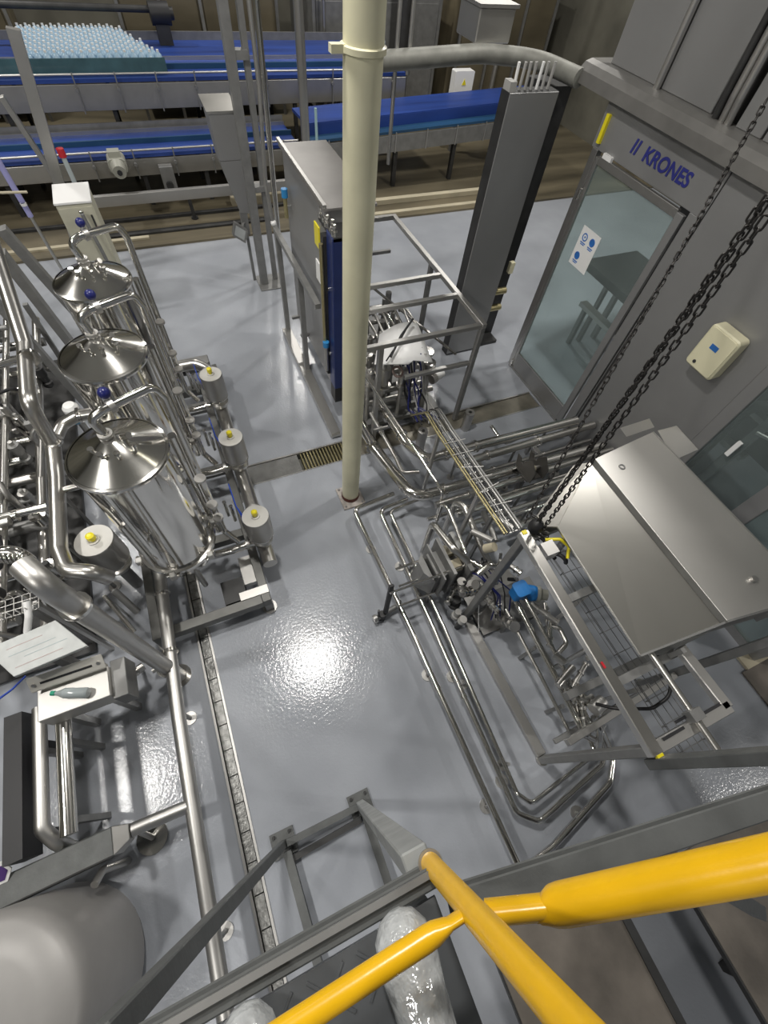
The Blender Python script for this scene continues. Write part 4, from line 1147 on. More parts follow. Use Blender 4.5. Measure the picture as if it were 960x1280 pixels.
# wire basket tray under the hood
t = thing('wire_basket', (2.27, .1, 1.0), 'thin wire basket cable tray under the hood', 'tray')
for x in (2.16, 2.20, 2.27, 2.33, 2.38):
    MB().cyl((x, .92, 1.0), (x, -.80, 1.0), .0032, n=6).build('long_wire', DULL, t)
for sx in (2.155, 2.385):
    MB().cyl((sx, .92, 1.05), (sx, -.80, 1.05), .0032, n=6).build('long_wire', DULL, t)
for i in range(10):
    y = .85 - i * .175
    MB().tube([(2.155, y, 1.06), (2.155, y, 1.0), (2.385, y, 1.0), (2.385, y, 1.06)], .0032, n=6, bend=.01).build('cross_wire', DULL, t)
for y in (.45, -.3):
    MB().bar((2.30, y, .0), (2.27, y, .99), .03, .03).build('post', SATIN, t)
tag(MB().tube([(2.286,-0.144,1.25), (2.315,-0.289,1.2), (2.257,-0.397,1.15), (2.11,-0.417,1.1), (1.901,-0.324,1.05), (1.843,-0.251,0.95)], .012, bend=.12, n=8).build('power_cable', CABLE), 'black cable looping down under the near end of hood', 'cable')

# ================================================================ PUMP SKID inside the stand
t = thing('pump_skid', (1.85, .3, 0), 'crowded pump and valve skid with pipes left of the hood', 'pump')
PS = t
def seg(name, pts, r, m=STEEL, bend=None, par=None, n=12):
    return MB().tube(pts, r, bend=bend, n=n).build(name, m, par or PS)
seg('pipe', [(1.95, .72, .50), (1.93, .0, .45), (1.93, -.45, .38), (2.02, -.52, .30)], .028, SHINY)
seg('pipe', [(2.02, .70, .55), (2.01, .05, .50), (2.00, -.40, .42)], .020, SHINY)
seg('pipe', [(1.86, .70, .42), (1.85, .10, .38), (1.86, -.38, .30)], .016, STEEL)
seg('riser_pipe', [(1.50, 1.62, .12), (1.50, 1.62, .72), (1.52, 1.28, .80), (1.62, 1.16, .72), (1.64, 1.08, .5)], .034, STEEL, .08)
seg('riser_pipe', [(1.78, 1.72, .20), (1.78, 1.72, .80), (1.80, 1.62, .86), (1.80, 1.22, .74), (1.86, 1.08, .60)], .030, STEEL, .08)
seg('riser_pipe', [(1.62, 1.70, .2), (1.62, 1.72, .86), (1.62, 1.62, .90), (1.60, 1.20, .82)], .018, SHINY, .06)
seg('elbow_pipe', [(1.66, 1.02, .70), (1.78, 1.04, .78), (1.84, .98, .70), (1.82, .92, .58)], .030, SHINY, .08)
seg('elbow_pipe', [(2.20, 1.70, .4), (2.05, 1.40, .62), (2.02, 1.28, .62)], .03, SATIN, .08)
# blue pump motor with conduit box
mo = MB().lathe((1.99, .80, .52), [(0, 0), (.055, .005), (.075, .03), (.075, .16), (.06, .20), (0, .205)], 18, axis=(0.75, -.5, .1)).build('motor', MOTORB, t, label='bright blue pump motor')
MB().rbox((1.90, .70, .55), (2.02, .82, .68), .03, axis=2).build('terminal_box', MOTORB, mo)
MB().rbox((1.89, .69, .68), (2.03, .83, .695), .03, axis=2).build('box_lid', MOTORB, mo)
MB().cyl((1.90, .66, .56), (1.905, .70, .57), .018, n=10).build('cable_gland', SHINY, mo)
MB().lathe((2.14, .70, .545), [(0, 0), (.07, .002), (.075, .03), (.05, .05), (.05, .10), (0, .105)], 18, axis=(0.8, -.5, .1)).build('pump_head', MOTORG, t)
MB().box((1.86, .56, .30), (2.30, .92, .34)).build('motor_base', DULL, t)
for (x, y) in ((1.9, .6), (2.26, .6), (1.9, .88), (2.26, .88)):
    MB().bar((x, y, 0), (x, y, .30), .035, .035).build('leg', DULL, t)
# valves: stacks with clamp rings
rng = random.Random(11)
for i, (x, y, z) in enumerate(((1.55, 1.02, .48), (1.63, .98, .40), (1.72, .95, .55), (1.80, 1.12, .55), (1.50, 1.04, .32), (1.74, .78, .46), (1.84, .60, .36), (2.08, .36, .50), (2.10, -.05, .50), (2.06, -.22, .46), (1.98, -.32, .44), (1.70, 1.12, .66), (1.90, 1.05, .62), (2.04, 1.0, .60), (2.12, .52, .52), (1.95, -.12, .5))):
    d = V((rng.uniform(-1, 1), rng.uniform(-1, 1), rng.uniform(-.2, .6))).normalized()
    p = V((x, y, z)); r = rng.uniform(.022, .036); L = rng.uniform(.08, .14)
    o = MB().cyl(p - d * L, p + d * L, r, n=12).build('valve', rng.choice([STEEL, SHINY, SATIN]), t)
    for s_ in (-1, -.25, .5, 1):
        MB().cyl(p + d * (L * s_ - .008), p + d * (L * s_ + .008), r * 1.45, n=12).build('clamp_ring', SHINY if i % 2 else SATIN, o)
    if i % 3 == 0:
        MB().cyl(p, p + V((0, 0, .10)), .014, n=8).ball(p + V((0, 0, .11)), .022, n=8, m=5).build('valve_knob', rng.choice([BLACK, SATIN, GREYP]), o)
for (x, y, z, r, m) in ((1.74, .88, .16, .07, DULL), (1.52, .98, .16, .06, DARK), (1.50, .88, .10, .045, GREYP)):
    MB().lathe((x, y, z), [(0, 0), (r, .004), (r, .05), (r * .7, .06), (r * .7, .14), (0, .142)], 18).build('pump_body', m, t)
MB().cyl((1.505, .80, .17), (1.515, .80, .23), .038, n=16).build('cap', ACTTOP, t)
MB().cyl((1.505, .80, .0), (1.505, .80, .17), .03, n=12).build('cap_stem', DARK, t)
MB().tube([(1.64, .86, .50), (1.66, .80, .30), (1.655, .66, .06)], .004, n=6).build('white_wire', WHITE, t)
MB().lathe((2.10, -.28, .62), [(0, 0), (.052, .003), (.055, .02), (.055, .12), (0, .124)], 18, axis=(-1, -.2, 0)).build('sensor_head', SATIN, t)
MB().lathe((2.03, .03, .62), [(0, 0), (.03, .003), (.03, .22), (0, .222)], 14, axis=(-1, -.35, 0)).build('angle_valve', STEEL, t)
MB().lathe((1.98, .08, .62), [(0, 0), (.032, .003), (.032, .10), (0, .104)], 14, axis=(-.4, .9, 0)).build('angle_valve', STEEL, t)
seg('sample_pipe', [(2.18, .60, .52), (2.12, .42, .46), (2.22, .36, .44), (2.20, .22, .44), (2.08, .18, .44)], .022, STEEL, .05)
seg('sample_pipe', [(2.06, -.1, .5), (1.99, -.18, .44), (1.96, -.38, .35), (2.02, -.46, .30)], .022, SHINY, .05)
seg('drop_pipe', [(2.04, -.36, .46), (2.06, -.46, .40), (2.06, -.54, .30), (2.04, -.62, .22)], .026, SHINY, .06)
seg('drop_pipe', [(2.12, -.30, .42), (2.14, -.44, .36), (2.14, -.50, .24)], .024, SHINY, .06)
seg('vertical_tube', [(2.22, .10, .0), (2.22, .10, .70), (2.16, .04, .76), (2.10, .04, .76)], .022, STEEL, .06)
for i in range(16):
    x, y = rng.uniform(1.62, 2.15), rng.uniform(.55, 1.15)
    z = rng.uniform(.25, .62)
    MB().cyl((x, y, z), (x + rng.uniform(-.12, .12), y + rng.uniform(-.12, .12), z + rng.uniform(-.05, .12)), rng.uniform(.010, .024), n=10).build('fitting', rng.choice([STEEL, SHINY, SATIN, DARK, BLACK]), t)
for i in range(5):
    p = V((1.62 + .05 * i, 1.10, .62))
    MB().tube([p, p + V((rng.uniform(-.1, .1), -.1, .1)), p + V((rng.uniform(.05, .2), -.3, -.05)), p + V((.1, -.42, -.3))], .007, n=6, bend=.08).build('cable', CABLE if i % 2 else KNOBB, t)
MB().box((1.69, .62, .03), (2.30, 1.24, .06)).build('drip_tray', SATIN, t)
for (x, y) in ((1.72, .64), (2.28, .64), (1.72, 1.22), (2.28, 1.22)):
    MB().cyl((x, y, 0), (x, y, .03), .025, n=10).build('foot', DARK, t)
for (x, y, z) in ((1.90, -.20, .36), (2.0, -.36, .28), (1.93, .3, .4)):
    MB().bar((x, y, 0), (x, y, z), .03, .03).build('pipe_stand', DULL, t)
# pale pipe stubs by the hood corner
for i, p in enumerate((((1.72, 1.34, .9), (1.80, 1.16, .98)), ((1.98, 1.42, .9), (2.06, 1.22, .95)))):
    MB().cyl(p[0], p[1], .028, n=12).build('pipe_stub', SATIN, t)
    MB().bar((p[0][0], p[0][1], 0), (p[0][0], p[0][1], p[0][2] - .02), .03, .03).build('pipe_stand', DULL, t)
MB().cyl((1.70, 1.12, .98), (1.74, 1.08, 1.06), .04, n=12).build('beige_cap', BEIGE, t)

# ================================================================ FILTER TANKS on the left
TX = -0.672
def make_tank(cy, label):
    t = thing('filter_tank', (TX, cy, 0), label, 'tank', 'filter tanks on the left')
    R = .285
    MB().lathe((TX, cy, 0), [(R * .97, .86), (R * .97, 1.96)], 48).build('shell', MIRROR, t)
    MB().lathe((TX, cy, 0), [(R * .97, 1.955), (R * 1.035, 1.96), (R * 1.05, 1.975), (R * 1.035, 1.99), (R * .99, 1.995)], 48).build('lid_rim', SHINY, t)
    MB().lathe((TX, cy, 0), [(R * .98, 1.993), (R * .95, 1.996), (R * .55, 2.06), (R * .16, 2.115), (.03, 2.12)], 56, sharp=False).build('conical_lid', mat('lid_stainless', (.86, .845, .80), .12, 1.0, bump=.03, bscale=6), t)
    MB().lathe((TX, cy, 0), [(R * .97, .86), (R * 1.06, .855), (R * 1.08, .835), (R * 1.06, .815), (R * .97, .81)], 40).build('clamp_ring', SHINY, t)
    MB().lathe((TX, cy, 0), [(R * .97, .82), (R * .94, .70), (R * .7, .58), (R * .3, .52), (.05, .50)], 40, sharp=False).build('bottom_bowl', SHINY, t)
    for a in (15, 75, 135, 195, 255, 315):
        c, s = math.cos(math.radians(a)), math.sin(math.radians(a))
        p = V((TX + c * R * 1.12, cy + s * R * 1.12, .835))
        cb = MB().cbox(p, (.05, .05, .06)).build('clamp', SATIN, t, .006)
        MB().cyl(p + V((-s * .05, c * .05, 0)), p + V((s * .05, -c * .05, 0)), .012, n=8).build('clamp_bolt', SHINY, cb)
    # lid nozzle and overflow pipe going over and down the right side
    n = MB().cyl((TX, cy, 2.10), (TX, cy, 2.17), .026, n=14).build('nozzle', SHINY, t)
    for z in (2.115, 2.15):
        MB().cyl((TX, cy, z), (TX, cy, z + .018), .042, n=16).build('clamp', SATIN, n)
    MB().tube([(TX, cy, 2.14), (TX - .03, cy + .02, 2.27), (TX + .05, cy + .04, 2.30), (TX + .33, cy + .15, 2.30), (TX + .36, cy + .16, 2.20), (TX + .36, cy + .10, .62), (TX + .45, cy, .52)], .027, n=14, bend=.06).build('overflow_pipe', SHINY, t)
    MB().cyl((TX + .08, cy + .05, 2.30), (TX + .11, cy + .065, 2.30), .042, n=16).build('pipe_clamp', SATIN, t)
    va = MB().cyl((TX + .06, cy + .01, 2.09), (TX + .12, cy - .04, 2.15), .020, n=10).build('vent_valve', SHINY, t)
    MB().ball((TX + .09, cy + .09, 2.37), .034, n=12, m=8).build('blue_knob', KNOBB, t, label='dark blue round knob')
    MB().cyl((TX + .09, cy + .06, 2.30), (TX + .09, cy + .09, 2.37), .012, n=8).build('knob_stem', SATIN, t)
    for (dx, dy) in ((-.05, -.10), (.03, -.12), (-.09, -.05), (.12, -.09)):
        MB().cyl((TX + dx, cy + dy, 2.06), (TX + dx * 1.1, cy + dy * 1.1, 2.115), .011, n=8).cyl((TX + dx * 1.1, cy + dy * 1.1, 2.115), (TX + dx * 1.1, cy + dy * 1.1, 2.13), .018, n=8).build('lid_screw', SHINY, t)
    # second riser and inspection port
    MB().cyl((TX + .30, cy + .17, .55), (TX + .30, cy + .17, 1.86), .030, n=14).build('riser_pipe', SHINY, t)
    for z in (.95, 1.15, 1.5):
        MB().cyl((TX + .37, cy + .03, z), (TX + .37, cy + .03, z + .022), .042, n=14).build('pipe_clamp', SATIN, t)
    MB().lathe((TX + .26, cy - .02, 1.06), [(.0, .03), (.055, .03), (.065, .02), (.065, 0)], 18, axis=(1, -.25, 0)).build('inspection_port', SHINY, t)
    MB().cyl((TX - .06, cy - R, 1.42), (TX - .06, cy - R - .03, 1.42), .012, n=8).build('stud', SHINY, t)
    MB().cyl((TX - .18, cy - R * .8, 1.55), (TX - .18, cy - R * .8, .95), .016, n=10).build('drain_tube', SHINY, t)
    for a in (45, 165, 285):
        c, s = math.cos(math.radians(a)), math.sin(math.radians(a))
        MB().cyl((TX + c * R * .8, cy + s * R * .8, .34), (TX + c * R * .88, cy + s * R * .88, .74), .024, n=12).build('leg', SATIN, t)
    return t
make_tank(2.165, 'frontmost polished filter tank with conical lid, nearest the viewer')
make_tank(3.13, 'middle polished filter tank of the row of three')
make_tank(4.095, 'rearmost polished filter tank, next to the cream cabinet')

t = thing('tank_frame', (-.53, 3.0, 0), 'low grey steel base frame under the three filter tanks', 'frame')
for x in (-1.10, -.14):
    MB().bar((x, 1.62, .22), (x, 4.65, .22), .08, .11).build('long_beam', FRAMEST, t, .004)
for y in (1.66, 2.42, 3.3, 4.3, 4.62):
    MB().bar((-1.06, y, .22), (-.18, y, .22), .09, .10).build('cross_beam', FRAMEST, t, .004)
for x in (-1.10, -.14):
    for y in (1.66, 3.0, 4.6):
        MB().bar((x, y, .02), (x, y, .165), .08, .08).build('leg', DULL, t, .004)
        MB().cyl((x, y, 0), (x, y, .02), .07, n=14).build('foot', SATIN, t)
MB().box((-.36, 1.70, .276), (-.10, 1.78, .283)).build('bright_plate', SHEET, t)
MB().box((-.30, 1.90, .10), (-.12, 2.2, .16)).build('drip_tray', SATIN, t)
MB().box((-.50, 1.72, .06), (-.30, 1.95, .26)).build('motor_box', DARK, t)

# actuated valves: three in a row right of the tanks, one at the left
def actuator(x, y, ztop, r, h, label):
    t = thing('valve_actuator', (x, y, 0), label, 'valve', 'grey valve actuators with yellow tips')
    MB().lathe((x, y, ztop - h), [(r * .96, 0), (r, .008), (r, h - .012), (r * .985, h - .003), (r * .97, h)], 28).build('cylinder', ACT, t)
    MB().cyl((x, y, ztop - .001), (x, y, ztop + .004), r * .97, n=28).build('top_cap', ACTTOP, t)
    MB().lathe((x, y, ztop + .004), [(r * .33, 0), (r * .33, .012), (r * .26, .014), (r * .2, .006), (0, .006)], 16).build('collar', ACTTOP, t)
    tp = MB().cyl((x, y, ztop), (x, y, ztop + .03), r * .13, n=10).build('tip_stem', TIPY, t)
    MB().lathe((x, y, ztop + .03), [(r * .14, 0), (r * .22, .006), (r * .22, .045), (r * .12, .055), (0, .056)], 12).build('yellow_tip', TIPY, t, label='yellow indicator tip')
    MB().lathe((x, y, ztop - h - .16), [(r * .55, 0), (r * .8, .03), (r * .85, .07), (r * .6, .10), (r * .5, .13), (r * .75, .14), (r * .75, .16)], 20).build('valve_body', STEEL, t)
    MB().torus((x, y, ztop - h - .01), (0, 0, 1), r * .9, .012, n=24).build('clamp', SHINY, t)
    MB().cyl((x, y, .0), (x, y, ztop - h - .16), r * .35, n=12).build('stand', DULL, t)
    return t
ZA = .85
for cy, lab in ((2.175, 'front grey valve actuator with yellow tip right of the first tank'), (3.14, 'middle grey valve actuator with yellow tip right of the second tank'), (4.09, 'rear grey valve actuator with yellow tip right of the rear tank')):
    actuator(-.012, cy, ZA, .118, .30, lab)
actuator(-1.27, 2.36, .90, .15, .32, 'large grey valve actuator with yellow tip left of the front tank')
t = thing('valve_manifold', (-.05, 3.0, 0), 'thick header pipe with branches joining valves right of the tanks', 'pipe')
MB().tube([(-.012, 1.95, .32), (-.012, 4.6, .32), (-.012, 4.78, .36), (-.16, 4.86, .42), (-.45, 4.86, .42)], .068, n=16, bend=.14).build('header_pipe', STEEL, t)
for cy in (2.175, 3.14, 4.09):
    MB().tube([(-.02, cy - .01, .44), (-.30, cy - .03, .44), (-.45, cy, .42)], .034, n=14, bend=.1).build('branch_pipe', SHINY, t)
    MB().cyl((-.17, cy - .015, .44), (-.145, cy - .015, .44), .05, n=16).build('clamp', SATIN, t)
    for dy in (.28, .42):
        MB().cyl((-.012, cy + dy, .32), (-.012, cy + dy + .02, .32), .084, n=16).build('clamp', SATIN, t)
    for k in range(3):
        MB().tube([(-.10 + .012 * k, cy + .16, .62), (-.13, cy + .24 + .03 * k, .50), (-.16, cy + .42, .48), (-.17, cy + .72, .46)], .006, n=6, bend=.05).build('air_hose', BLUEC, t)
    MB().box((-.14, cy + .12, .56), (-.09, cy + .19, .63)).build('blue_fitting', KNOBB, t)
    MB().cyl((-.21, cy + .34, .36), (-.20, cy + .34, .62), .018, n=10).build('sample_tube', SHINY, t)
    MB().cyl((-.26, cy + .42, .36), (-.25, cy + .42, .60), .018, n=10).build('sample_tube', SHINY, t)
    MB().bar((-.012, cy + .5, 0), (-.012, cy + .5, .26), .04, .04).build('support', DULL, t)
t = thing('pump_motor', (-.1, 4.95, 0), 'dark square pump unit on floor behind the rear valve actuator', 'pump')
MB().box((-.32, 4.95, .20), (.02, 5.10, .34)).build('body', DULL, t, .01)
MB().cyl((-.40, 5.02, .24), (-.30, 5.02, .24), .08, n=14).build('fan_cover', DARK, t)
MB().box((.03, 4.55, .12), (.09, 5.06, .20)).build('rail', DULL, t)
for p in ((-.28, 4.98), (-.02, 5.06), (.06, 4.58)):
    MB().bar((p[0], p[1], 0), (p[0], p[1], .2), .04, .04).build('leg', DULL, t)

# cream cabinet behind the tanks
t = thing('cream_cabinet', (-.95, 7.25, 0), 'tall narrow cream switch cabinet with white top behind the tanks', 'cabinet')
MB().box((-1.155, 7.0, .05), (-.755, 7.50, 1.35)).build('body', CABW, t, .006)
MB().box((-1.165, 6.985, 1.35), (-.745, 7.51, 1.375)).build('top', WHITE, t, .003)
MB().box((-1.14, 6.99, .10), (-.77, 7.0, 1.31)).build('door', CABW, t, .003)
MB().box((-.82, 6.975, 1.05), (-.80, 6.99, 1.22)).build('door_handle', DARK, t)
MB().box((-1.13, 7.02, 0), (-.78, 7.48, .05)).build('plinth', DARK, t)
t = thing('bent_conduit', (-.85, 6.8, 0), 'grey conduit standing in front of the cream cabinet', 'conduit')
MB().tube([(-.90, 6.9, 1.28), (-.86, 6.85, .9), (-.80, 6.8, .02)], .022, n=8).build('tube', DULL, t)
MB().ball((-.90, 6.9, 1.29), .03, n=8, m=6).build('cap', SHINY, t)
MB().cyl((-.80, 6.8, 0), (-.80, 6.8, .02), .05, n=12).build('foot', DULL, t)

# inclined beams and poles at the far left
def beam(a, b, w, h, m, label, extra=None, name='steel_beam', cat='beam'):
    t = thing(name, (a[0], a[1], 0), label, cat)
    MB().bar(a, b, w, h).build('profile', m, t, .003)
    MB().box((a[0] - .09, a[1] - .09, 0), (a[0] + .09, a[1] + .09, .02)).build('base_plate', DULL, t)
    return t
beam(*[(-1.354,7.909,0), (-0.889,7.96,2.642)][0:2], .13, .10, SATIN, 'wide bright leaning steel beam at top left before the conveyors')
beam(*[(-0.961,8.16,0), (-1.336,8.096,2.062)][0:2], .06, .08, SATIN, 'narrower steel beam left of the cream cabinet')
beam(*[(-1.25,6.16,0), (-1.59,6.071,1.57)][0:2], .10, .10, DULL, 'grey steel beam crossing behind the tanks at far left, upper one')
beam(*[(-1.401,5.528,0), (-1.561,5.483,1.619)][0:2], .09, .12, DULL, 'grey steel beam crossing behind the tanks at far left, lower one')
beam(*[(-1.457,4.793,0), (-1.62,4.738,1.605)][0:2], .07, .07, DULL, 'slim grey beam at left edge beside the upper elbow pipe')
t = thing('wrapped_pole', (-1.615,7.865,0), 'thin pole wrapped with pale violet film at upper left edge', 'pole')
a, b = [(-1.615,7.865,0), (-1.665,7.853,1.498)]
a, b = V(a), V(b)
MB().cyl(a, a.lerp(b, .62), .022, n=10).build('pole', SATIN, t)
MB().cyl(a.lerp(b, .60), a.lerp(b, .69), .036, n=12).build('violet_wrap', mat('violet_film', (.36, .36, .66), .35), t)
MB().cyl(a.lerp(b, .69), a.lerp(b, .71), .038, n=12).build('white_band', WHITE, t)
MB().cyl(a.lerp(b, .72), a.lerp(b, 1.15), .037, n=12).build('violet_wrap', mat('violet_film', (.36, .36, .66), .35), t)
t = thing('red_beacon', (-1.0, 7.9, 0), 'small red beacon on a post behind the cream cabinet', 'lamp')
p = V((-0.947,7.9,1.514))
MB().cyl(p, p + V((0, 0, .09)), .045, n=12).build('red_lens', RED, t)
MB().cyl((p.x, p.y, 0), p, .03, n=10).build('post', PCLEAR, t)
tag(MB().cyl((-1.778,7.6,1.295), (-1.485,7.6,1.28), .016, n=8).build('pale_rod', BEIGE), 'pale horizontal rod at left edge behind the violet pole', 'rod')

# ================================================================ PIPEWORK left of the tanks
q = pipe('main_pipe', [(-1.503,5.563,2), (-1.396,4.047,1.55), (-1.401,3.372,1.5), (-1.47,3.386,1.02), (-1.464,2.992,1), (-1.475,2.285,1), (-1.429,2.088,1), (-1.271,2.028,0.97), (-1.221,2.029,0.82)], .060, STEEL, 'large steel pipe with elbows running past the left side of tanks', .10, n=18,
         clamps=(((-1.455,3.392,1.05), (0, 0, 1)), ((-1.367,3.89,1.54), (.1, -1, -.1))))
support(q, -1.47, 2.9, .94, .03); support(q, -1.47, 2.4, .94, .03)
q = pipe('side_pipe', [(-1.721,3.894,1.5), (-1.394,3.961,1.5)], .030, SHINY, 'bright pipe joining the upper elbow at the left edge', .05)
q = pipe('side_pipe', [(-1.475,3.463,0.98), (-1.393,3.64,1), (-1.27,3.705,1), (-1.12,3.698,1)], .055, STEEL, 'steel elbow pipe between main pipe and middle tank', .12, n=16, clamps=(((-1.243,3.707,1), (1, 0, 0)),))
q = pipe('side_pipe', [(-1.451,2.865,1), (-1.275,2.872,1)], .030, SHINY, 'short bright branch from main pipe to front tank', .05)
q = pipe('side_pipe', [(-2.019,2.839,0.9), (-1.586,2.822,0.9)], .035, SHINY, 'bright horizontal pipe at left edge beside the main pipe', .05, clamps=(((-1.82,2.807,0.9), (1, 0, 0)),))
q = pipe('side_pipe', [(-2.137,2.825,0.7), (-1.688,2.801,0.7)], .04, DULL, 'dull horizontal pipe below the bright one at left edge', .05)
q = pipe('side_pipe', [(-1.858,2.3,1.15), (-1.708,2.278,1.15), (-1.628,2.205,1.1), (-1.651,2.066,0.9), (-1.678,1.952,0.6)], .055, SHINY, 'ribbed looking shiny bend at left edge above the tall pipe', .12, n=16)
for i in range(8):
    p = V((-1.823,2.294,1.15)).lerp(V((-1.633,2.217,1.12)), i / 7)
    MB().torus(p, (1, 0, 0), .052, .010, n=16, m=6).build('rib', SHINY, q)
q = pipe('tall_pipe', [(-1.042, 1.329, .02), (-1.042, 1.329, 2.0), (-1.06, 1.36, 2.10), (-1.12, 1.46, 2.12)], .060, SATIN, 'tall dull steel standpipe with elbow top left of the long pipe', .10, n=18,
         clamps=(((-1.042, 1.329, .34), (0, 0, 1)), ((-1.042, 1.329, 1.80), (0, 0, 1))))
MB().cyl((-1.042, 1.329, 0), (-1.042, 1.329, .014), .10, n=28).build('foot_plate', SHINY, q)
MB().cyl((-1.042, 1.329, .014), (-1.042, 1.329, .10), .045, n=18).build('foot', STEEL, q)
q = pipe('long_pipe', [(-.97, 2.9, .34), (-.975, 2.2, .34), (-1.02, .9, .34), (-1.04, -.9, .34), (-1.05, -1.6, .34)], .052, SATIN, 'long straight steel pipe running along the floor drain towards viewer', .2, n=18,
         clamps=(((-1.0, 1.45, .34), (0, 1, 0)), ((-.985, 1.98, .34), (0, 1, 0))))
MB().tube([(-1.03, .30, .34), (-1.30, .31, .34), (-1.42, .31, .36)], .045, n=16).build('tee_branch', SATIN, q)
support(q, -1.02, .95, .29, .03); support(q, -1.04, -.5, .29, .03)
MB().cyl((-1.42, .235, 0), (-1.42, .235, .012), .11, n=24).build('foot_plate', SHINY, q)
MB().cyl((-1.42, .235, .012), (-1.42, .31, .32), .02, n=10).build('foot_stem', SATIN, q)
# rods and hoses beside the tall pipe
for i, (a, b, r, m, lab) in enumerate((((-1.389,2.061,0.5), (-1.26,1.743,0.3), .02, SHINY, 'thin bright rod leaning beside the tall standpipe'), ((-1.311,2.085,0.5), (-1.213,1.916,0.3), .03, DULL, 'dull thicker rod leaning below the front tank'))):
    tag(MB().cyl(a, b, r, n=10).cyl((a[0], a[1], 0), (a[0], a[1], a[2]), .012, n=8).build('valve_rod', m), lab, 'rod')
t = thing('hose_clamps', (-1.162,1.378,0.4), 'cluster of shiny clamps and short hoses at the long pipe joint', 'valve')
for i in range(7):
    p = V((-1.206,1.385,0.36)) + V((random.uniform(-.2, .12), random.uniform(-.06, .08), random.uniform(-.02, .06)))
    d = V((1, random.uniform(-.3, .5), random.uniform(-.2, .3))).normalized()
    MB().cyl(p - d * .05, p + d * .05, random.uniform(.018, .035), n=12).build('clamp', random.choice([SHINY, STEEL, SATIN]), t)
MB().cyl((-1.328,1.492,0.02), (-1.227,1.377,0.34), .015, n=8).build('stand', DULL, t)

# crowded valves and pipes at the left edge
t = thing('pipe_manifold', (-2.3, 3.2, 0), 'crowded bank of valves and pipes at the left edge behind main pipe', 'pipes')
rg = random.Random(5)
for i in range(15):
    y = 1.95 + i * .26
    z = rg.choice([.35, .55, .75, .95])
    MB().cyl((-3.4, y, z), (-1.70 - rg.random() * .25, y, z), rg.uniform(.022, .05), n=10).build('cross_pipe', rg.choice([STEEL, SHINY, SATIN, DULL]), t)
for i in range(9):
    x = -1.75 - i * .19
    z = rg.choice([.25, .45, .65, .85])
    MB().cyl((x, 1.7, z), (x, 5.9, z), rg.uniform(.022, .045), n=10).build('long_pipe', rg.choice([STEEL, SATIN, DULL, DARK]), t)
for i in range(46):
    x, y = -1.66 - rg.random() * 1.5, rg.uniform(1.9, 5.6)
    z = rg.uniform(.5, .95); r = rg.uniform(.03, .07)
    o = MB().lathe((x, y, z), [(r * .7, -.14), (r, -.12), (r, -.08), (r * .7, -.07), (r * .8, 0), (r, .01), (r, .11), (0, .115)], 14).build('valve', rg.choice([STEEL, SATIN, DULL, DARK, SHINY]), t)
    MB().cyl((x, y, z + .11), (x, y, z + .15), r * .4, n=8).build('valve_tip', rg.choice([WHITE, GREYP, DARK, GREYP, SATIN]), o)
for i in range(16):
    x, y = -1.7 - rg.random() * 1.4, rg.uniform(2.0, 5.6)
    MB().tube([(x, y, .3), (x, y, .9), (x + rg.uniform(-.3, .2), y + rg.uniform(-.3, .3), 1.0), (x + rg.uniform(-.3, .2), y - .4, .6)], rg.uniform(.012, .03), n=8, bend=.1).build('hose', rg.choice([SATIN, SHINY, STEEL, BLACK, SATIN]), t)
for i in range(5):
    xj = -1.85 - rg.random() * .8
    MB().box((xj, 2 + i * .7, .84), (xj + .14, 2.10 + i * .7, .9)).build('junction_box', rg.choice([GREYP, DULL, WHITE]), t)
for x in (-1.7, -2.5, -3.2):
    for y in (1.9, 3.8, 5.7):
        MB().bar((x, y, 0), (x, y, .96), .05, .05).build('leg', DULL, t)
MB().box((-3.4, 1.8, .03), (-1.66, 5.9, .07)).build('drip_tray', DARK, t)
# upright valve behind: blue lidded
t = thing('white_valve_head', (-1.338,3.814,1), 'pale valve head with light blue cap between middle tank and main pipe', 'valve')
p = V((-1.329,3.866,1))
MB().cyl((p.x, p.y, 0), (p.x, p.y, .9), .03, n=12).build('stem', STEEL, t)
MB().lathe((p.x, p.y, .86), [(.03, 0), (.07, .02), (.07, .12), (.05, .15), (0, .155)], 18).build('head', WHITE, t)
MB().lathe((p.x + .02, p.y - .12, .90), [(.045, 0), (.05, .01), (.05, .06), (0, .062)], 16).build('blue_cap', mat('sky_cap', (.18, .42, .62), .4), t)

# ---------------------------------------------------------------- operator panel, steel box with bottle, rails (lower left)
t = thing('printed_panel', (-1.618,1.504,1.1), 'flat pale printed panel with faint coloured lines at left edge', 'panel')
pa, pb, pc, pd = [V(p) for p in ((-1.88,1.603,1.12), (-1.466,1.651,1.12), (-1.294,1.403,1.1), (-1.723,1.362,1.1))]
dn = V((0, 0, -.03))
MB().hexa([pa + dn, pd + dn, pc + dn, pb + dn, pa, pd, pc, pb]).build('board', PAPER, t, .003)
for i, (s0, s1, w, m) in enumerate(((.2, .7, .25, RED), (.15, .8, .45, LABELB), (.3, .9, .6, MATS['pale_hose']), (.1, .75, .8, RED))):
    a = pa.lerp(pd, w).lerp(pb.lerp(pc, w), s0); b = pa.lerp(pd, w).lerp(pb.lerp(pc, w), s1)
    MB().bar(a + V((0, 0, .0005)), b + V((0, 0, .0005)), .004, .0016).build('printed_line', mat('faint_red_print', (.48, .36, .35), .4) if m is RED else mat('faint_blue_print', (.38, .45, .47), .4), t)
pm = (pa + pb + pc + pd) / 4
MB().bar((pm.x, pm.y, 0), (pm.x, pm.y, 1.07), .06, .06).build('stand', DULL, t)
t = thing('wire_basket', (-1.659,1.776,1.15), 'shiny wire basket tray at left edge above the printed panel', 'tray')
c0, c1 = V((-1.863,1.867,1.2)), V((-1.521,1.867,1.2))
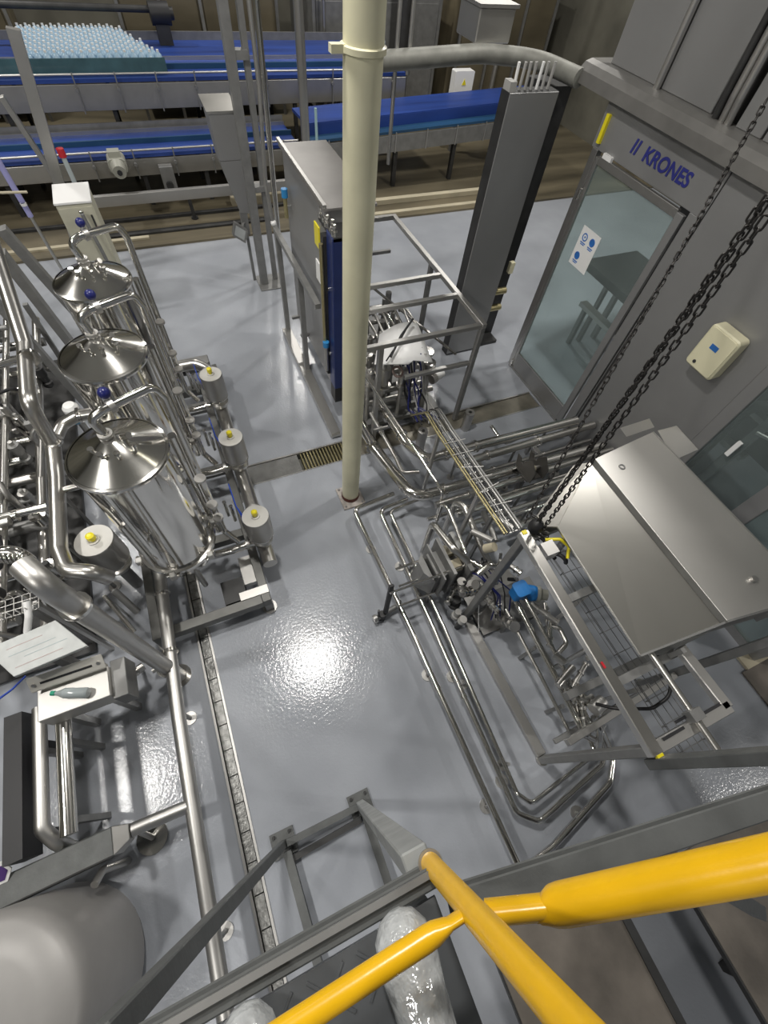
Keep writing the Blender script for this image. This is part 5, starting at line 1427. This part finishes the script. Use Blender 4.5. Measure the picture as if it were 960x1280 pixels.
for j in range(4):
    o_ = V((0, -.045 * j, 0))
    MB().cyl(c0 + o_, c1 + o_, .004, n=6).build('long_wire', SATIN, t)
for j in range(8):
    p = c0.lerp(c1, j / 7)
    MB().tube([p + V((0, 0, .07)), p, p + V((0, -.14, 0)), p + V((0, -.14, .07))], .004, n=6, bend=.01).build('cross_wire', SATIN, t)
pm = c1 + V((-.03, -.08, 0))
MB().bar((pm.x, pm.y, 0), (pm.x, pm.y, 1.19), .03, .03).build('post', SATIN, t)
MB().tube([(-1.567,1.78,1.25), (-1.581,1.698,1.2), (-1.644,1.64,1.1)], .022, n=10).build('white_cable', WHITE, t)
t = thing('steel_box', (-1.53, 1.27, 0), 'bright stainless box with slotted back plate at lower left', 'box')
MB().box((-1.75, 1.12, .62), (-1.30, 1.34, .80)).build('case', SHEET, t, .006)
MB().hexa([(-1.75, 1.31, .85), (-1.285, 1.305, .85), (-1.285, 1.385, .92), (-1.75, 1.39, .92), (-1.75, 1.31, .865), (-1.285, 1.305, .865), (-1.285, 1.385, .935), (-1.75, 1.39, .935)]).build('back_plate', mat('lamplit_steel', (.72, .70, .64), .55, .5), t, .003)  # stainless plate coloured paler to carry the lamp's reflection
MB().hexa([(-1.68, 1.338, .888), (-1.36, 1.334, .888), (-1.36, 1.346, .898), (-1.68, 1.350, .898), (-1.68, 1.336, .892), (-1.36, 1.332, .892), (-1.36, 1.344, .902), (-1.68, 1.348, .902)]).build('slot', BLACK, t)
for x in (-1.32, -1.72):
    MB().cyl((x, 1.345, .895), (x, 1.338, .903), .012, n=10).build('screw', SATIN, t)
    MB().bar((x, 1.345, .78), (x, 1.345, .88), .03, .02).build('plate_bracket', SATIN, t)
MB().box((-1.30, 1.10, .56), (-1.20, 1.38, .76)).build('shaded_side', DULL, t, .004)  # right side of the box in darker grey, its shade put into the colour
MB().bar((-1.40, 1.2, 0), (-1.40, 1.2, .62), .05, .05).build('leg', SATIN, t)
MB().bar((-1.72, 1.2, 0), (-1.72, 1.2, .62), .05, .05).build('leg', SATIN, t)
t = thing('clear_bottle', (-1.52, 1.22, .80), 'clear plastic bottle with green cap lying on the steel box', 'bottle')
MB().lathe((-1.62, 1.26, .838), [(.012, 0), (.016, .02), (.034, .06), (.036, .10), (.034, .13), (.036, .20), (.03, .215), (0, .217)], 16, axis=(.93, -.36, 0)).build('body', PCLEAR, t)
MB().cyl((-1.645, 1.27, .838), (-1.62, 1.26, .838), .016, n=12).build('cap', mat('green_cap', (.03, .35, .22), .4), t)
for i, (x, m, r, lab) in enumerate(((-1.86, SATIN, .045, 'brownish rail tube running towards the viewer left of the bright rail'), (-1.70, SHINY, .05, 'bright rail tube running towards the viewer below the steel box'))):
    t = thing('rail_tube', (x, .7, 0), lab, 'pipe')
    MB().tube([(x, 1.25, .58), (x, .42, .58)] if i else [(x, 1.3, .56), (x, .52, .56), (x + .05, .42, .50), (x + .05, .36, .3)], r, n=14, bend=.07).build('tube', m, t)
    for y in ((1.0, .5) if i else (1.0,)):
        MB().bar((x, y, 0), (x, y, .56), .04, .04).build('leg', DULL, t)
tag(MB().box((-2.05, .4, .40), (-1.94, 1.3, .62)).box((-2.05, .5, 0), (-1.99, .56, .40)).box((-2.05, 1.1, 0), (-1.99, 1.16, .40)).build('dark_trough', BLACK), 'black trough at left edge beside the brownish rail tube', 'trough')
tag(MB().tube([(-1.899,1.276,1), (-1.816,1.345,0.95), (-1.736,1.405,0.95)], .007, n=6).build('blue_cable', BLUEC), 'thin blue cable curling at left edge below the printed panel', 'cable')
t = thing('square_duct', (-1.85, .29, 0), 'dark grey square duct at lower left ending at the long pipe tee', 'duct')
MB().bar((-2.9, .27, .46), (-1.50, .29, .40), .17, .15).build('duct', GALV, t, .008)
MB().hexa([(-1.50, .205, .325), (-1.50, .375, .325), (-1.42, .355, .32), (-1.42, .26, .32), (-1.50, .205, .475), (-1.50, .375, .475), (-1.42, .355, .41), (-1.42, .26, .41)]).build('reducer', SATIN, t, .004)
MB().bar((-1.62, .285, .0), (-1.62, .285, .32), .05, .05).build('leg', DULL, t)
MB().bar((-2.5, .275, .0), (-2.5, .275, .36), .05, .05).build('leg', DULL, t)
t = thing('hexagon_label', (-2.12,0.382,0.5), 'white edged hexagon label with dark purple centre on the square duct', 'label')
p = V((-2.12,0.387,0.53))
MB().cyl(p, p + V((0, -.004, .007)), .075, n=6).build('plate', WHITE, t)
MB().cyl(p + V((0, -.004, .007)), p + V((0, -.005, .009)), .055, n=6).build('purple_centre', LABELP, t)
t = thing('grey_drum', (-2.02, -.31, 0), 'big plain grey rounded tank at the lower left corner', 'tank')
MB().lathe((-2.02, -.31, 0), [(.49, .06), (.50, .10), (.50, .80), (.485, .86), (.44, .90), (.30, .915), (.02, .92)], 48, sharp=False).build('body', mat('drum_paint', (.33, .32, .31), .45, .2, var=.04), t)
MB().cyl((-2.02, -.31, 0), (-2.02, -.31, .06), .47, n=32).build('base_ring', DULL, t)
MB().tube([(-1.60, .16, 0), (-1.60, .16, .40), (-1.62, .10, .48)], .025, n=10).build('side_tube', SATIN, t)

# ================================================================ VIEWING PLATFORM in the foreground
PZ = 3.08
t = thing('viewing_platform', (-.6, -.2, 0), 'dark grey steel viewing platform on columns in the foreground', 'platform')
PL = t
MB().box((-3.0, -1.7, PZ - .012), (.105, -.248, PZ)).build('tread_plate', mat('tread_plate', (.17, .18, .19), .38, .6, var=.15), t)
tb = None
for i in range(22):
    for j in range(12):
        x, y = -.92 + i * .048, -.27 - j * .05
        if x > .08: continue
        a = PI / 4 if (i + j) % 2 else -PI / 4
        if tb is None:
            tb = MB().box((-.014, -.0025, 0), (.014, .0025, .0025)).build('tread_mark', MATS['tread_plate'])
            TBM = tb.data
            bpy.data.objects.remove(tb)
        o = bpy.data.objects.new('tread_mark', TBM); COL.objects.link(o); o.parent = t
        o.location = V((x, y, PZ)) - V(t['org']); o.rotation_euler = (0, 0, a)
MB().channel((-3.0, -.204, PZ - .01), (.135, -.217, PZ - .01), .036, .06, .006).build('edge_channel', GALV, t, .003)
MB().bar((-3.0, -.195, PZ + .032), (.125, -.208, PZ + .032), .012, .006).build('edge_strip', DULL, t)
MB().channel((.13, -.280, PZ - .035), (2.6, -.735, PZ - .035), .052, .06, .006).build('edge_channel', GALV, t, .003)
MB().bar((.07, -.26, PZ - .07), (.07, -1.7, PZ - .07), .05, .10).build('side_beam', GALV, t)
for x in (.09, -.535):
    MB().bar((x, -.19, .02), (x + .01, -.20, PZ - .05), .06 if x > 0 else .05, .06 if x > 0 else .05).build('column', DUSTY if x > 0 else GALV, t, .004)
    MB().box((x - .09, -.27, 0), (x + .09, -.10, .02)).build('base_plate', GALV, t)
    for (dx, dy) in ((-.06, .06), (.06, .06), (-.06, -.05), (.06, -.05)):
        MB().cyl((x + dx, -.185 + dy, .02), (x + dx, -.185 + dy, .045), .012, n=6).build('anchor_bolt', DARK, t)
MB().bar((-.50, -.19, .10), (.06, -.19, .10), .045, .06).build('base_tie', GALV, t)
MB().bar((-.50, -.30, .03), (.06, -.28, .03), .04, .05).build('base_tie', DARK, t)
MB().bar((-.52, -.24, .05), (-.50, -1.0, .05), .06, .06).build('base_runner', GALV, t)
MB().bar((.10, -.24, .05), (.10, -1.0, .05), .06, .06).build('base_runner', GALV, t)
MB().bar((.60, -.38, PZ - .08), (1.02, -.78, PZ - .50), .035, .035).build('brace', GALV, t)
MB().bar((-2.9, -.2, 0), (-2.9, -.2, PZ - .08), .09, .09).build('column', GALV, t)

# yellow guard rail
t = thing('yellow_guardrail', (.12, -.21, PZ), 'glossy yellow tube guard rail in the bottom foreground', 'railing')
p0 = V((.122, -.205, PZ - .03)); p1 = V((.140, -.300, 3.95))
MB().cyl(p0, p1, .0205, n=24).build('post', YELLOW, t)
MB().cyl(p0 + V((0, 0, -.006)), p0, .026, n=20).build('post_foot', SATIN, t)
def flat_rail(a, b, r, flat=.05, n=20, lat=.5, ver=1.15):
    # a tube whose first part is pressed flat where it meets the post
    a, b = V(a), V(b)
    d = (b - a).normalized(); sd = d.cross(V((0, 0, 1))).normalized(); up = sd.cross(d)
    st = [(0, lat, ver), (flat * .85, lat, ver), (flat, lat * 1.25, ver), (flat + .02, .95, 1.02), (flat + .035, 1.0, 1.0), ((b - a).length, 1.0, 1.0)]
    mb = MB(); vs = []
    for s, fx, fz in st:
        for i in range(n):
            an = 2 * PI * i / n
            vs.append(a + d * s + sd * math.cos(an) * r * fx + up * math.sin(an) * r * fz)
    mb.add(vs, [(j * n + i, j * n + (i + 1) % n, (j + 1) * n + (i + 1) % n, (j + 1) * n + i) for j in range(len(st) - 1) for i in range(n)], True)
    mb.add(vs[:n], [tuple(range(n))[::-1]]); mb.add(vs[-n:], [tuple(range(n))])
    return mb
flat_rail((.118, -.232, 3.32), (-1.6, -.260, 3.32), .0165, .035).build('left_rail', YELLOW, t)
ra, rb = V((.150, -.250, 3.30)), V((0.443,-0.278,3.56))
rm = V((0.243,-0.277,3.33))
flat_rail(ra, rm + (rm - ra) * .06, .0235, .14, lat=.72).build('flat_lug', YELLOW, t)
flat_rail(rm - (rb - rm).normalized() * .02, rb + (rb - rm) * 1.2, .0275, .006, lat=.5).build('right_rail', YELLOW, t)
MB().cyl((-1.6, -.26, PZ), (-1.6, -.30, 3.95), .0205, n=20).build('post', YELLOW, t)
MB().tube([(-1.6, -.30, 3.96), (.14, -.30, 3.96)], .0205, n=18).build('top_rail', YELLOW, t)

# brown raised step plates below the platform on the right
for (x0, x1, y0, y1, lab) in ((.52, 1.35, -2.6, -.93, 'brown weathered step plate under the yellow rail, left one'), (1.80, 3.4, -2.8, -1.22, 'brown weathered step plate at lower right corner')):
    t = thing('step_plate', ((x0 + x1) / 2, (y0 + y1) / 2, 0), lab, 'step')
    MB().box((x0, y0, .775), (x1, y1, .80)).build('top_sheet', BROWN, t, .003)
    MB().bar((x1 - .015, y0, .79), (x1 - .015, y1, .79), .05, .05).build('edge_strip', DARK, t)
    MB().bar((x0 + .015, y0, .77), (x0 + .015, y1, .77), .05, .05).build('edge_strip', DARK, t)
    for (x, y) in ((x0 + .35, y1 - .9), (x1 - .3, y1 - .9), (x0 + .35, y0 + .1), (x1 - .3, y0 + .1)):
        MB().bar((x, y, 0), (x, y, .775), .05, .05).build('leg', DARK, t)

# ---------------------------------------------------------------- the person standing on the platform: only feet and lower legs come into view
t = thing('person', (-.14, -.42, PZ), 'person in dark trousers and clear overshoes standing on the platform', 'person')
def shoe(cx, ty, ang, name, m, sc=1.0, zo=0.0):
    # rings from heel to toe: (along, half width, height, z of the middle)
    st = [(-.285, .012, .02, .03), (-.28, .030, .05, .045), (-.24, .040, .075, .055), (-.18, .041, .075, .058), (-.12, .043, .062, .048), (-.07, .049, .050, .040), (-.03, .045, .042, .034), (-.008, .030, .030, .028), (0, .010, .012, .022)]
    n = 16; vs = []
    ca, sa = math.cos(ang), math.sin(ang)
    for a, w, h, zc in st:
        for i in range(n):
            an = 2 * PI * i / n
            lx = w * sc * math.cos(an); lz = max(.002, zc + h * sc * math.sin(an) * (1 if math.sin(an) > 0 else .9))
            vs.append((cx + ca * lx - sa * a, ty + sa * lx + ca * a, PZ + .004 + lz + zo))
    mb = MB()
    mb.add(vs, [(j * n + i, j * n + (i + 1) % n, (j + 1) * n + (i + 1) % n, (j + 1) * n + i) for j in range(len(st) - 1) for i in range(n)], True)
    mb.add(vs[:n], [tuple(range(n))[::-1]]); mb.add(vs[-n:], [tuple(range(n))])
    return mb.build(name, m, t)
FEET = ((.022, -.232, -.05), (-.272, -.238, .12))
for cx, ty, ang in FEET:
    shoe(cx, ty, ang, 'shoe', SHOE, .93)
    shoe(cx, ty + .004, ang, 'overshoe', COVER, 1.12)
# legs and hips: one continuous body
me = bpy.data.meshes.new('trousers')
pts = []; ed = []; rad = []
def addp(p, r, link=None):
    pts.append(V(p) - V(t['org'])); rad.append(r)
    if link is not None: ed.append((link, len(pts) - 1))
    return len(pts) - 1
hip = addp((-.145, -.50, PZ + .92), (.15, .11))
waist = addp((-.145, -.50, PZ + 1.05), (.15, .11), hip)
for cx, ty, ang in FEET:
    sx = cx + math.sin(ang) * .21
    h = addp((-.145 + (cx + .145) * .55, -.50, PZ + .82), (.085, .085), hip)
    kn = addp((cx * .8 - .03, -.46, PZ + .48), (.065, .065), h)
    cf = addp((sx * .95 - .005, -.485, PZ + .28), (.060, .062), kn)
    an_ = addp((sx, -.462, PZ + .10), (.052, .062), cf)
    addp((sx, -.458, PZ + .065), (.055, .07), an_)
me.from_pydata(pts, ed, [])
o = bpy.data.objects.new('trousers', me); COL.objects.link(o); o.parent = t
sk = o.modifiers.new('skin', 'SKIN')
for i, r in enumerate(rad):
    me.skin_vertices[0].data[i].radius = r
me.skin_vertices[0].data[hip].use_root = True
o.modifiers.new('smooth', 'SUBSURF').levels = 2
o.modifiers['smooth'].render_levels = 2
me.materials.append(CLOTH)
